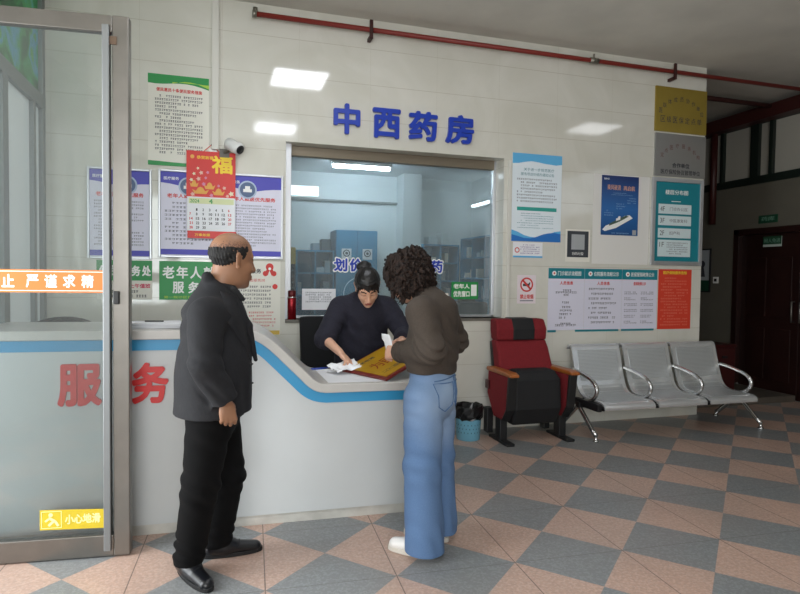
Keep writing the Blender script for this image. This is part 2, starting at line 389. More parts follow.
text('lettering', '优先窗口', 1.625, 1.255, 0.17, 0.06, GF+0.001, WALL, M_WPRINT, gs, 0.04)
b = MB(WALL); b.rect(1.81, 1.87, 1.265, 1.375, GF+0.001); b.disc(1.84, 1.35, 0.010, GF+0.002); k_ = b.build('pictogram', M_WPRINT, gs)

# ---- dark double door in the recess
RW = PM((XR, 0, 0), (0, -1, 0))      # u = -y
d = thing('door_recess', (XR, 0.3, 0), None, None, kind='structure')
M_DOOR = mat('dark_stained_door', '#2a1512', 0.4, noise=0.3, nscale=4)
b = MB(RW); b.box(-DY1, -DY1+0.08, 0.075, DZ, -0.12, 0.02); b.box(-DY0-0.08, -DY0, 0, DZ, -0.12, 0.02); b.box(-DY1, -DY0, DZ-0.08, DZ, -0.12, 0.02); b.build('door_frame', M_DOOR, d, bev=0.005)
for k in (0, 1):
    u0 = -DY1+0.08+k*0.84; b = MB(RW); b.box(u0, u0+0.835, 0.0, DZ-0.08, -0.10, -0.05)
    lf = b.build('door_leaf', M_DOOR, d, bev=0.004)
    b = MB(RW)
    for v0, v1 in ((0.2, 0.85), (1.0, 1.75)):
        for q0, q1 in ((0.10, 0.38), (0.46, 0.74)): b.box(u0+q0, u0+q1, v0, v1, -0.05, -0.04)
    b.build('raised_panel', M_DOOR, lf, bev=0.008)
    hx = u0+(0.78 if k == 0 else 0.05)
    b = MB(RW); b.tube([(hx, 0.95, -0.05), (hx, 0.95, 0.0), (hx, 1.2, 0.0), (hx, 1.2, -0.05)], 0.012); b.build('door_handle', M_STEEL, lf, True)
# ---- high windows above it
w = thing('window_high', (XR, 0, 2.70), None, None, kind='structure')
M_DKG = mat('dark_green_frame', '#141f19', 0.5)
fr = MB(RW)
fr.box(-3.2, 4.0, 2.70, 2.80, -0.06, 0.02); fr.box(-3.2, 4.0, 3.47, 3.52, -0.06, 0.01)
us = [-2.6, -1.46, -0.94, -0.70, 0.35, 1.4, 2.45, 3.5]
for u in us: fr.box(u-0.02 if u not in (-0.94,) else u-0.055, u+0.03 if u not in (-0.94,) else u+0.065, 2.70, 3.52, -0.06, 0.015)
fr.build('window_frame', M_DKG, w)
b = MB(RW); b.box(-3.2, 4.0, 2.80, 3.48, -0.05, -0.035); b.build('pane', mat('whitewashed_pane', '#a5a298', 0.5), w)

# ------------------------------------------------------------------ ceiling lamps
M_LAMP = emit('lamp_diffuser', '#f3f7ff', 14.0)
M_LAMP2 = emit('dim_lamp_diffuser', '#f0f3f6', 4.5)
for loc, lab, mm in (((0.32, -1.72), 'square ceiling lamp above the counter in front of the service window', M_LAMP),
                 ((0.27, -4.1), 'square ceiling lamp above the middle of the hall', M_LAMP),
                 ((4.75, -2.5), 'dimmer square ceiling lamp on the right side of the hall', M_LAMP2),
                 ((-0.9, -6.5), 'added square fill lamp on the ceiling near the rear of the hall', M_LAMP)):  # the last, unseen lamp is added as fill from the rear
    t = thing('ceiling_lamp', (loc[0], loc[1], H), lab, 'lamp', 'square ceiling lamps')
    x, y = loc
    b = MB(); b.box(x-0.32, x+0.32, y-0.32, y+0.32, H-0.02, H); b.build('lamp_frame', M_WHITE, t)
    b = MB(); b.box(x-0.29, x+0.29, y-0.29, y+0.29, H-0.026, H-0.018); b.build('diffuser', mm, t)
w = thing('window_glow_patch', (0.55, PY1, 2.6), None, None, kind='structure')  # glowing pane put in for the white reflection on the service glass
b = MB(); b.box(0.39, 0.86, PY1-0.03, PY1, 2.57, 2.595); b.box(0.39, 0.86, PY1-0.03, PY1, 2.735, 2.76); b.box(0.39, 0.42, PY1-0.03, PY1, 2.595, 2.735); b.box(0.83, 0.86, PY1-0.03, PY1, 2.595, 2.735); b.build('window_frame', M_WHITE, w)
b = MB(); b.box(0.42, 0.83, PY1-0.02, PY1-0.01, 2.595, 2.735); b.build('pane', emit('reflection_glow', '#eaf4ff', 2.2), w)
t = thing('tube_lamp', (PX1, 3.0, 2.55), 'short tube lamp high on the right wall of the pharmacy', 'lamp')
MB().box(PX1-0.04, PX1, 2.74, 3.36, 2.52, 2.58).build('lamp_body', M_WHITE, t); MB().tube([(PX1-0.06, 2.76, 2.55), (PX1-0.06, 3.34, 2.55)], 0.014).build('tube', emit('short_tube_glow', '#eef4ff', 6.0), t)
t = thing('tube_lamp', (1.25, 2.55, PH), 'bright tube lamp on the pharmacy ceiling seen through the window', 'lamp')
b = MB(); b.box(0.85, 1.65, 2.50, 2.58, PH-0.05, PH); b.build('lamp_body', M_WHITE, t)
b = MB(); b.tube([(0.87, 2.54, PH-0.075), (1.63, 2.54, PH-0.075)], 0.02); b.build('tube', emit('tube_glow', '#eaf2ff', 75.0), t)
# ------------------------------------------------------------------ service counter
CO = (0.556, -1.712, 0); CU = (0.99902, -0.04418, 0); CF = PM(CO, CU)
M_CBODY = mat('white_counter_laminate', '#c4c8c8', 0.35, noise=0.04, nscale=3)
M_CTOP = mat('pale_grey_counter_top', '#c6c4bf', 0.3, noise=0.06, nscale=12)
M_CBLUE = mat('cyan_blue_band', '#3494c4', 0.35)
t = thing('service_counter', (-0.6, -1.4, 0), 'long white service counter with blue band, high left end sloping to a low desk', 'counter')
prof = [(-2.35, 1.137), (-1.30, 1.135), (-0.97, 1.135), (-0.90, 1.128), (-0.85, 1.105), (-0.80, 1.07), (-0.75, 1.025), (-0.68, 0.955), (-0.61, 0.885), (-0.565, 0.84), (-0.53, 0.818), (-0.49, 0.81), (0.13, 0.81)]
def offs(pr, d):
    out = []
    for i, p in enumerate(pr):
        a = pr[max(i-1, 0)]; c = pr[min(i+1, len(pr)-1)]; L = math.hypot(c[0]-a[0], c[1]-a[1]); nx, nz = -(c[1]-a[1])/L, (c[0]-a[0])/L
        k = 1.0
        out.append((p[0]-nx*d*k, p[1]-nz*d*k))
    out[0] = (pr[0][0], out[0][1]); out[-1] = (pr[-1][0], out[-1][1]); return out
def dense(pr, k=4):   # smooth the outline a little
    P = [Vector((p[0], p[1])) for p in pr]; o = []
    for i in range(len(P)-1):
        p0, p1, p2, p3 = P[max(i-1, 0)], P[i], P[i+1], P[min(i+2, len(P)-1)]
        for j in range(k):
            s = j/k; o.append(0.5*((2*p1)+(p2-p0)*s+(2*p0-5*p1+4*p2-p3)*s*s+(3*p1-p0-3*p2+p3)*s**3))
    o.append(P[-1]); return [(q.x, q.y) for q in o]
pd = prof[:3]+dense(prof[2:12], 3)[1:]+[prof[12]]
lo1 = offs(pd, 0.052); lo2 = offs(pd, 0.112)
MB(CF).strip(pd, lo1, -0.60, 0.028).build('countertop', M_CTOP, t, bev=0.006)
MB(CF).strip(lo1, lo2, -0.57, 0.006).build('blue_band', M_CBLUE, t)
MB(CF).strip(lo2, [(p[0], 0.06) for p in lo2], -0.57, 0.0).build('body', M_CBODY, t)
MB(CF).box(-2.35, 0.10, 0.0, 0.06, -0.55, -0.012).build('toe_kick', mat('worn_toe_kick', '#cbc9c1', 0.5, noise=0.25, nscale=8), t)
M_REDL = mat('red_acrylic_letter', '#cf2a2a', 0.35)
for s, u, wd in (('服', -1.905, 0.215), ('务', -1.545, 0.19)):
    text('red_character', s, u, 0.733, wd, 0.225, 0.014, CF, M_REDL, t, bold=0.036, extr=0.013)
b = MB(CF); b.box(0.04, 0.065, 0.688, 0.698, 0.0, 0.012); b.build('cable_hook', M_BLACK, t)

# things lying on the counter
def lay(name, label, cat, pts, z, m, th=0.001, group=None):
    b = MB(); b.prism(pts, z, z+th, 'n'); o = b.build(name, m); tag(o, label, cat, group); return o
def cpt(u, nn): p = CF @ Vector((u, 0, nn)); return (p.x, p.y)
lay('paper_sheet', 'large white paper sheet covering the low end of the counter', 'paper', [cpt(-0.475, -0.02), cpt(-0.10, -0.01), cpt(-0.09, -0.44), cpt(-0.50, -0.545)], 0.8105, M_PAPER, 0.0015)
o = tag(MB().tube([(0.05, -1.19, 0.818), (0.125, -1.165, 0.818), (0.185, -1.145, 0.818)], [0.007, 0.006, 0.005], 8).build('pen', mat('blue_pen_plastic', '#1f3f9c', 0.35), None, True),
        'blue ballpoint pen at the edge of the white paper sheet', 'pen')
t = thing('paper_stack', cpt(-1.43, -0.14)+(1.137,), 'low untidy pile of white papers on the high end of the counter', 'papers')
rnd = random.Random(4)
for k in range(7):
    a = rnd.uniform(-0.12, 0.12); c, s = math.cos(a), math.sin(a); q = []; du = rnd.uniform(-.03, .03)
    for x, y in ((-0.14, -0.09), (0.14, -0.09), (0.14, 0.09), (-0.14, 0.09)): q.append(cpt(-1.43+du+x*c-y*s, -0.15+x*s+y*c))
    MB().prism(q, 1.1372+0.0045*k, 1.1402+0.0045*k, 'n').build('sheet', M_PAPER, t)
b = MB(CF); b.tube([(-1.50, 1.1725, -0.14), (-1.40, 1.1725, -0.13)], 0.004, 6); o = b.build('pencil', M_BLACK, None); tag(o, 'dark pencil lying on the white papers on the high end of the counter', 'pencil')
# gold award plaque, resting on the counter on its near edge and tilted up
A = Vector((0.428, -1.715, 0.812)); B2 = Vector((0.241, -1.30, 0.812)); e1 = (A-B2); L1 = e1.length; e1n = e1.normalized()
e2h = Vector((-e1n.y, e1n.x, 0)); ti = math.radians(20); e2 = e2h*math.cos(ti)+Vector((0, 0, 1))*math.sin(ti); n3 = e1n.cross(e2).normalized()
PL = Matrix(((e1n.x, e2.x, n3.x, B2.x), (e1n.y, e2.y, n3.y, B2.y), (e1n.z, e2.z, n3.z, B2.z), (0, 0, 0, 1)))
t = thing('award_plaque', tuple(B2), 'gold award plaque with dark red wooden rim, held tilted on the low counter', 'plaque')
MB(PL).box(0, L1, 0, 0.50, 0.0, 0.018).build('wooden_rim', mat('red_lacquer_wood', '#6e1f1a', 0.35), t, bev=0.004)
g = MB(PL).box(0.022, L1-0.022, 0.022, 0.478, 0.016, 0.021).build('gold_plate', mat('gold_foil', '#c79a1c', 0.4, 0.35, noise=0.1, nscale=6), t)
PLT = PL @ Matrix.Rotation(math.pi/2, 4, 'Z') @ Matrix.Translation((0, -L1, 0))
text('red_lettering', '为民服务', 0.08, 0.17, 0.34, 0.11, 0.0218, PLT, mat('dark_red_print', '#8c2414', 0.5), g, 0.02)
text('black_lettering', '二〇二四年', 0.05, 0.07, 0.16, 0.035, 0.0218, PLT, M_INK, g, 0.02)
text('black_lettering', '患者敬赠', 0.05, 0.345, 0.16, 0.035, 0.0218, PLT, M_INK, g, 0.02)

# ------------------------------------------------------------------ glass entrance door, standing open
DF = PM((-0.966, -1.877, 0.006), (0.9957, -0.0925, 0))
t = thing('door_entrance', (-0.966, -1.877, 0), None, None, kind='structure')
DT = 2.705
MB(DF).box(-0.078, 0.0, 0, DT, -0.055, 0).build('right_stile', M_STEEL, t, bev=0.005)
MB(DF).box(-1.22, -1.14, 0, DT, -0.055, 0).build('left_stile', M_STEEL, t, bev=0.005)
MB(DF).box(-1.14, -0.078, DT-0.083, DT-0.001, -0.052, -0.003).build('top_rail', M_STEEL, t, bev=0.004)
MB(DF).box(-1.14, -0.078, 0.0, 0.108, -0.052, -0.003).build('bottom_rail', M_STEEL, t, bev=0.004)
b = MB(DF); b.box(-0.122, -0.088, 0.03, DT-0.05, -0.030, 0.012); b.build('glazing_bead', mat('bead_aluminium', '#808384', 0.45, 0.6), t, bev=0.004)
p = MB(DF).box(-1.14, -0.10, 0.10, DT-0.08, -0.031, -0.023).build('pane', M_DGLASS, t)
M_ORNG = mat('orange_film', '#c9722f', 0.4)
bd = MB(DF).rect(-1.13, -0.122, 1.335, 1.448, -0.0225).build('orange_band', M_ORNG, p)
MB(DF).rect(-1.13, -0.122, 1.437, 1.440, -0.0215).rect(-1.13, -0.122, 1.343, 1.346, -0.0215).build('white_line', M_WPRINT, bd)
for s, u in (('德', -0.83), ('求', -0.74), ('高', -0.66), ('止', -0.585), ('严', -0.478), ('谨', -0.395), ('求', -0.312), ('精', -0.228)):
    text('white_character', s, u, 1.360, 0.056, 0.064, -0.0218, DF, M_WPRINT, bd, 0.03)
st = MB(DF).quad((-0.425, 0.148, -0.0222), (-0.125, 0.140, -0.0222), (-0.123, 0.238, -0.0222), (-0.425, 0.250, -0.0222)).build('yellow_sticker', mat('yellow_film', '#cdb428', 0.4, noise=0.1, nscale=30), p)
text('white_lettering', '小心地滑', -0.31, 0.170, 0.165, 0.050, -0.0215, DF, mat('pale_yellow_print', '#f3eaa0', 0.5), st, 0.03)
M_PY = MATS['pale_yellow_print']
b = MB(DF); b.disc(-0.375, 0.222, 0.010, -0.0214)
for a, c, wd in (((-0.385, 0.208), (-0.355, 0.19), 0.006), ((-0.355, 0.19), (-0.34, 0.165), 0.006), ((-0.36, 0.192), (-0.385, 0.168), 0.006), ((-0.38, 0.205), (-0.40, 0.19), 0.005)):
    dx, dz = c[0]-a[0], c[1]-a[1]; L = math.hypot(dx, dz); px_, pz_ = -dz/L*wd, dx/L*wd
    b.quad((a[0]+px_, a[1]+pz_, -0.0214), (a[0]-px_, a[1]-pz_, -0.0214), (c[0]-px_, c[1]-pz_, -0.0214), (c[0]+px_, c[1]+pz_, -0.0214))
for f in ((-0.418, -0.325, 0.238, 0.241), (-0.418, -0.325, 0.155, 0.158), (-0.418, -0.415, 0.158, 0.238), (-0.328, -0.325, 0.158, 0.238)): b.rect(*f, -0.0214)
b.build('pictogram', M_PY, st)
b = MB(DF); b.box(-0.072, -0.045, 1.28, 1.345, 0.0, 0.02); b.build('lock', M_BLACK, t, bev=0.004)
b = MB(DF); b.box(-0.09, -0.055, 2.56, 2.60, 0.0, 0.006); b.build('lock_plate', mat('rusty_plate', '#5a4634', 0.6), t)

# ------------------------------------------------------------------ blue characters over the window
for s, u, wd, v0, nth in (('中', 0.402, 0.235, 2.676, 'first'), ('西', 0.750, 0.255, 2.668, 'second'), ('药', 1.085, 0.272, 2.672, 'third'), ('房', 1.437, 0.28, 2.674, 'fourth and rightmost')):
    o = text('sign_character', s, u, v0, wd, 0.262, 0.03, WALL, M_BLUE, None, bold=0.034, extr=0.028)
    tag(o, 'raised blue character %s, %s of the four above the service window' % (s, nth), 'sign character', 'blue characters above the service window')

# ------------------------------------------------------------------ notices on the back wall
def board(name, label, cat, u0, v0, u1, v1, m, th=0.004, group=None, frame=None, fw=0.02, n0=0.0, M=WALL):
    n0 += 0.001
    t = thing(name, tuple(M @ Vector(((u0+u1)/2, v0, n0))), label, cat, group)
    if frame:
        b = MB(M)
        b.box(u0, u0+fw, v0, v1, n0, n0+th+0.012); b.box(u1-fw, u1, v0, v1, n0, n0+th+0.012)
        b.box(u0+fw, u1-fw, v0, v0+fw, n0, n0+th+0.012); b.box(u0+fw, u1-fw, v1-fw, v1, n0, n0+th+0.012)
        b.build('frame', frame, t, bev=0.004)
        u0, v0, u1, v1 = u0+fw, v0+fw, u1-fw, v1-fw
    p = MB(M).box(u0, u1, v0, v1, n0, n0+th-0.001).build('sheet', m, t)
    return t, p
def wave_band(u0, u1, base, edge, pts, n, m, name, parent, M=WALL):   # printed band with a curved edge
    b = MB(M); k = len(pts)
    for i in range(k-1):
        ua, ub = u0+(u1-u0)*i/(k-1), u0+(u1-u0)*(i+1)/(k-1)
        b.quad((ua, base, n), (ub, base, n), (ub, pts[i+1], n), (ua, pts[i], n))
    return b.build(name, m, parent)
E_ = 0.0008
# tall white notice with green waves
t, p = board('notice_sheet', 'tall white notice with green wavy borders, left of the white cable duct', 'notice', -1.082, 2.308, -0.622, 3.03, M_PAPERC)
n = 0.004+E_
wave_band(-1.082, -0.622, 3.03, 0, [2.955, 2.952, 2.955, 2.962, 2.967, 2.968, 2.962, 2.95, 2.935], n, M_GREEN, 'green_wave', p)
wave_band(-0.90, -0.622, 2.975, 0, [2.962, 2.975, 2.985, 2.985, 2.978, 2.962, 2.945], n+E_, M_LGREEN, 'yellow_wave', p)
wave_band(-1.082, -0.622, 2.308, 0, [2.345, 2.342, 2.338, 2.336, 2.337, 2.34], n, M_GREEN, 'green_wave', p)
text('red_heading', '便民惠民十条便民服务措施', -1.02, 2.895, 0.345, 0.03, n, WALL, M_RED, p, 0.03)
lines('printing', -1.03, 2.40, -0.655, 2.875, 17, WALL, n, M_INK, p, 3, 0.0165, 0.6)
# framed boards
def framed(label, u0, v0, u1, v1, seed, cols):
    t, p = board('framed_notice_board', label, 'notice board', u0, v0, u1, v1, M_LAV, 0.006, 'aluminium framed notice boards beside the window', M_ALU, 0.018)
    n = 0.006+E_; a, c = u0+0.018, u1-0.018
    k = len(cols)
    for i in range(k):
        ua, ub = a+(c-a)*i/k, a+(c-a)*(i+1)/k
        wave_band(ua, ub, v1-0.018, 0, [v1-0.105, v1-0.112, v1-0.125, v1-0.135, v1-0.14, v1-0.128, v1-0.12, v1-0.118], n, M_VIOLET, 'violet_header', p)
        b = MB(WALL); uc = ua+(ub-ua)*cols[i]; b.disc(uc, v1-0.13, 0.075, n+E_); em = b.build('round_emblem', mat('emblem_blue', '#aebfd6', 0.5), p)
        b = MB(WALL); b.disc(uc, v1-0.13, 0.062, n+2*E_); b.build('emblem_disc', mat('emblem_dark', '#55698c', 0.5), em)
        b = MB(WALL); b.rect(uc-0.035, uc+0.035, v1-0.15, v1-0.125, n+3*E_); b.rect(uc-0.02, uc+0.02, v1-0.125, v1-0.10, n+3*E_); b.build('emblem_building', M_WPRINT, em)
        text('white_lettering', '医疗服务', ua+(ub-ua)*0.05, v1-0.083, (ub-ua)*0.24, 0.026, n+E_, WALL, M_WPRINT, p, 0.02, shear=0.2)
        text('red_heading', '老年人就医优先服务', ua+(ub-ua)*0.10, v1-0.225, (ub-ua)*0.8, 0.035, n, WALL, M_RED, p, 0.03)
        lines('printing', ua+0.03, v0+0.10, ub-0.03, v1-0.25, 11 if i == 0 and k > 1 else 15, WALL, n, M_INK2, p, seed+i, 0.028 if i == 0 and k > 1 else 0.015, 0.5)
    MB(WALL).rect(a, c, v0+0.024, v0+0.068, n).build('violet_footer', M_VIOLET, p)
    return t
framed('narrow aluminium framed notice board with violet header, behind the open glass door', -1.519, 1.555, -1.053, 2.268, 11, [0.62])
framed('wide aluminium framed notice board with two violet headers, behind the hanging calendar', -1.006, 1.575, -0.021, 2.28, 21, [0.44, 0.42])
# calendar
t = thing('wall_calendar', (-0.60, -0.03, 1.735), 'red wall calendar with golden character hanging over the framed board', 'calendar')
p = MB(WALL).box(-0.793, -0.412, 2.07, 2.44, 0.020, 0.026).build('picture_sheet', mat('red_calendar_sheet', '#d3261f', 0.4), t); n = 0.026+E_
text('golden_character', '福', -0.60, 2.265, 0.165, 0.145, n, WALL, mat('gold_print', '#f6d21e', 0.4), p, 0.032)
text('golden_lettering', '恭贺新禧', -0.715, 2.375, 0.13, 0.028, n, WALL, MATS['gold_print'], p, 0.02)
MB(WALL).disc(-0.748, 2.392, 0.016, n, k=20).build('golden_coin', mat('pale_gold_print', '#e3a64a', 0.5), p)
def ingot(u, v, w_):   # gold ingot print: a boat shape with a dome
    b = MB(WALL); b.prism([(u-w_, v+.035), (u-w_*.7, v), (u+w_*.7, v), (u+w_, v+.035), (u+w_*.55, v+.022), (u+w_*.3, v+.048), (u, v+.056), (u-w_*.3, v+.048), (u-w_*.55, v+.022)], n, n+E_); b.build('golden_ingot', MATS['pale_gold_print'], p)
for q_ in ((-0.685, 2.095, .065), (-0.545, 2.09, .05), (-0.615, 2.135, .045), (-0.735, 2.15, .035)): ingot(*q_)
M_BLOS = [mat('pale_pink_print', '#e8b9a8', 0.5), mat('rose_print', '#d98aa8', 0.5), mat('cream_print', '#efe3c4', 0.5)]
for i, (uu, vv, rr) in enumerate(((-.745, 2.09, .020), (-.60, 2.085, .018), (-.445, 2.105, .024), (-.475, 2.085, .016), (-.66, 2.175, .018), (-.755, 2.205, .016), (-.70, 2.215, .020), (-.645, 2.225, .014), (-.735, 2.255, .015), (-.68, 2.265, .019), (-.63, 2.27, .015), (-.705, 2.30, .013), (-.50, 2.15, .017), (-.545, 2.165, .014))):
    b = MB(WALL)
    b.prism([(uu+rr*(1 if k % 2 else .55)*math.cos(math.pi*k/5), vv+rr*(1 if k % 2 else .55)*math.sin(math.pi*k/5)) for k in range(10)], n+E_, n+2*E_); b.build('blossom_print', M_BLOS[i % 3], p)
q = MB(WALL).box(-0.788, -0.414, 1.795, 2.07, 0.022, 0.028).build('month_sheet', M_PAPER, t); n = 0.028+E_
MB(WALL).rect(-0.775, -0.425, 2.015, 2.06, n).build('tinted_strip', mat('pale_yellow_strip', '#d9dfae', 0.5), q)
text('month_number', '4', -0.62, 2.018, 0.03, 0.038, n+E_, WALL, M_GREEN, q, 0.03)
text('year_number', '2024', -0.765, 2.022, 0.07, 0.028, n+E_, WALL, M_GREEN, q, 0.02)
for r in range(5):
    for c in range(7):
        dnum = r*7+c
        if dnum < 1 or dnum > 30: continue
        text('day_number', str(dnum), -0.77+c*0.05, 1.955-r*0.036, 0.026 if dnum > 9 else 0.012, 0.022, n, WALL, M_RED if c in (0, 6) else M_INK, q, 0.03, res=1)
p = MB(WALL).box(-0.785, -0.405, 1.735, 1.795, 0.020, 0.026).build('bottom_strip', MATS['red_calendar_sheet'], t)
text('golden_lettering', '万事如意', -0.73, 1.752, 0.12, 0.022, 0.026+E_, WALL, MATS['gold_print'], p, 0.02)
b = MB(WALL); b.tube([(-0.66, 2.44, 0.022), (-0.60, 2.50, 0.012), (-0.54, 2.44, 0.022)], 0.0035, 6); b.build('hanging_string', M_REDBOARD, t)
b = MB(WALL); b.tube([(-0.60, 2.495, 0.0), (-0.60, 2.50, 0.018)], 0.005, 6); b.build('hook', M_BLACK, t)
# green signs
t, p = board('green_sign', 'green and white sign with white characters partly behind the door stile', 'sign', -1.455, 1.235, -1.052, 1.545, M_PAPERC, group='green signs for the elderly')
n = 0.004+E_; g = MB(WALL).rect(-1.455, -1.052, 1.385, 1.545, n).build('green_field', M_GREEN, p)
for i, s in enumerate('便民服务处'): text('white_character', s, -1.437+i*0.0775, 1.42, 0.066, 0.085, n+E_, WALL, M_WPRINT, g, 0.04)
text('red_lettering', '每日上午值班', -1.30, 1.325, 0.235, 0.036, n, WALL, mat('crimson_print', '#d4365e', 0.5), p, 0.03)
lines('printing', -1.43, 1.245, -1.07, 1.315, 2, WALL, n, M_INK, p, 9, 0.02)
t, p = board('green_sign', 'green sign with two rows of white characters behind the man', 'sign', -1.0, 1.233, -0.42, 1.545, M_GREEN, group='green signs for the elderly')
for i, s in enumerate('老年人就医'): text('white_character', s, -0.975+i*0.105, 1.405, 0.09, 0.10, 0.004+E_, WALL, M_WPRINT, p, 0.03)
for i, s in enumerate('服务处'): text('white_character', s, -0.90+i*0.12, 1.285, 0.09, 0.095, 0.004+E_, WALL, M_WPRINT, p, 0.03)
text('yellow_lettering', '第一候诊区优先窗口', -0.965, 1.243, 0.32, 0.022, 0.004+E_, WALL, M_LGREEN, p, 0.02)
# volunteer notice
t, p = board('notice_poster', 'cream notice with red bow emblem beside the window, right of the man', 'notice', -0.413, 0.935, -0.04, 1.56, M_PAPERC)
n = 0.004+E_
b = MB(WALL); b.quad((-0.175, 1.44, n), (-0.145, 1.44, n), (-0.115, 1.53, n), (-0.14, 1.53, n)); b.quad((-0.115, 1.44, n), (-0.085, 1.44, n), (-0.12, 1.53, n), (-0.15, 1.53, n)); b.disc(-0.13, 1.51, 0.032, n+E_); b.disc(-0.165, 1.455, 0.022, n+E_); b.disc(-0.095, 1.455, 0.022, n+E_); em = b.build('red_bow_emblem', M_RED, p)
MB(WALL).disc(-0.13, 1.495, 0.012, n+2*E_).build('emblem_heart', M_WPRINT, em)
text('black_heading', '志愿服务', -0.37, 1.455, 0.17, 0.04, n, WALL, M_INK, p, 0.03)
text('red_heading', '志愿者服务岗', -0.36, 1.385, 0.19, 0.026, n, WALL, M_RED, p, 0.01)
lines('printing', -0.385, 1.16, -0.10, 1.36, 6, WALL, n, M_INK, p, 31, 0.018, 0.5)
lines('red_printing', -0.30, 1.00, -0.07, 1.14, 5, WALL, n, M_RED, p, 33, 0.016, 0.5)
MB(WALL).disc(-0.085, 1.345, 0.022, n).build('red_flower_print', M_RED, p)
MB(WALL).rect(-0.15, -0.045, 0.937, 0.972, n).build('gold_stripe', mat('ochre_print', '#d9b956', 0.5), p)
# right of the window
t, p = board('notice_poster', 'tall white notice with blue wavy ends right of the window', 'notice', 2.13, 1.80, 2.666, 2.64, mat('pale_blue_sheet', '#e6f1f8', 0.45))
n = 0.004+E_
wave_band(2.13, 2.666, 2.64, 0, [2.54, 2.545, 2.56, 2.57, 2.565, 2.555, 2.55, 2.545, 2.555], n, M_SKYB, 'blue_wave', p)
wave_band(2.13, 2.666, 1.80, 0, [1.91, 1.89, 1.86, 1.845, 1.84, 1.85, 1.875, 1.90, 1.91], n, M_SKYB, 'blue_wave', p)
wave_band(2.13, 2.666, 1.80, 0, [1.865, 1.85, 1.832, 1.83, 1.845, 1.87, 1.885, 1.89, 1.88], n+E_, mat('deep_blue_print', '#2b74c4', 0.4), 'dark_blue_wave', p)
text('teal_heading', '关于进一步规范医疗', 2.25, 2.475, 0.33, 0.03, n, WALL, M_TEAL, p, 0.01)
text('teal_heading', '服务项目价格的通知公告', 2.22, 2.43, 0.36, 0.03, n, WALL, M_TEAL, p, 0.01)
lines('printing', 2.18, 2.17, 2.62, 2.41, 8, WALL, n, M_INK2, p, 41, 0.02, 0.5)
MB(WALL).rect(2.185, 2.615, 2.095, 2.13, n).build('green_table_head', mat('sea_green_print', '#2fa296', 0.4), p)
lines('table_printing', 2.19, 1.92, 2.60, 2.08, 7, WALL, n, M_TEAL, p, 43, 0.018, 0.3)
t, p = board('small_notice', 'small pale notice with red stamp below the blue wavy notice', 'notice', 2.152, 1.644, 2.47, 1.792, M_PAPER)
lines('printing', 2.23, 1.675, 2.45, 1.775, 5, WALL, 0.004+E_, mat('violet_print', '#7b5a9e', 0.5), p, 45, 0.014, 0.5)
MB(WALL).disc(2.195, 1.715, 0.026, 0.004+E_, r0=0.017).build('red_stamp', M_RED, p); MB(WALL).rect(2.152, 2.47, 1.644, 1.66, 0.004+E_).build('blue_edge', M_SKYB, p)
t, p = board('payment_card', 'dark payment card on a pale backing between the wavy notice and ship poster', 'card', 2.725, 1.615, 3.005, 1.935, M_PAPERC, 0.002)
q = MB(WALL).box(2.745, 2.985, 1.66, 1.918, 0.002, 0.005).build('dark_card', mat('charcoal_print', '#3d4148', 0.4), p)
MB(WALL).rect(2.79, 2.94, 1.735, 1.885, 0.005+E_).build('white_square', mat('pale_grey_print', '#a9adb0', 0.5), q)
text('lettering', '扫码付款', 2.80, 1.68, 0.13, 0.03, 0.005+E_, WALL, M_WPRINT, q, 0.01)
t, p = board('no_smoking_sign', 'small white no smoking sign with red ring above the red chair', 'sign', 2.205, 1.20, 2.405, 1.475, mat('pale_pink_sheet', '#e6dbe0', 0.5)); n = 0.004+E_
b = MB(WALL); b.disc(2.305, 1.382, 0.07, n, r0=0.055); s_ = 0.0446
b.quad((2.305-0.05, 1.382+0.036, n), (2.305-0.036, 1.382+0.05, n), (2.305+0.05, 1.382-0.036, n), (2.305+0.036, 1.382-0.05, n)); b.build('red_ring', M_RED, p)
MB(WALL).rect(2.265, 2.335, 1.368, 1.392, n-0.0003).quad((2.335, 1.372, n-0.0003), (2.345, 1.40, n-0.0003), (2.34, 1.41, n-0.0003), (2.325, 1.392, n-0.0003)).build('cigarette_print', M_INK, p)
text('red_lettering', '禁止吸烟', 2.235, 1.245, 0.145, 0.045, n, WALL, M_RED, p, 0.03)
MB(WALL).rect(2.235, 2.38, 1.222, 1.232, n).build('printing', M_INK2, p)
# ship poster on a white sheet
o = MB(WALL).box(3.03, 3.70, 1.60, 2.50, 0.0008, 0.002).build('backing_sheet', mat('white_plastic_sheet', '#e4e3df', 0.5)); tag(o, 'blank white sheet on the wall behind the navy ship poster', 'sheet')
t, p = board('ship_poster', 'navy blue poster showing a white ship, on the blank white sheet', 'poster', 3.125, 1.892, 3.565, 2.49, M_DKBLUE, 0.003, n0=0.002); n = 0.005+E_
def sea():
    m = bpy.data.materials.new('sea_print'); m.use_nodes = True; nt = m.node_tree; b = nt.nodes['Principled BSDF']; N = nt.nodes.new
    g = N('ShaderNodeNewGeometry'); sp = N('ShaderNodeSeparateXYZ'); mr = N('ShaderNodeMapRange'); cr = N('ShaderNodeValToRGB'); L = nt.links.new
    L(g.outputs['Position'], sp.inputs[0]); L(sp.outputs[2], mr.inputs[0]); mr.inputs[1].default_value = 1.89; mr.inputs[2].default_value = 2.49; L(mr.outputs[0], cr.inputs[0])
    e = cr.color_ramp.elements; e[0].color = (*lin('#1c4f88'), 1); e[1].color = (*lin('#132a66'), 1); q = e.new(0.45); q.color = (*lin('#2a68ad'), 1)
    L(cr.outputs[0], b.inputs['Base Color']); b.inputs['Roughness'].default_value = 0.3; return m
MB(WALL).rect(3.125, 3.565, 1.892, 2.49, n).build('sea_picture', sea(), p)
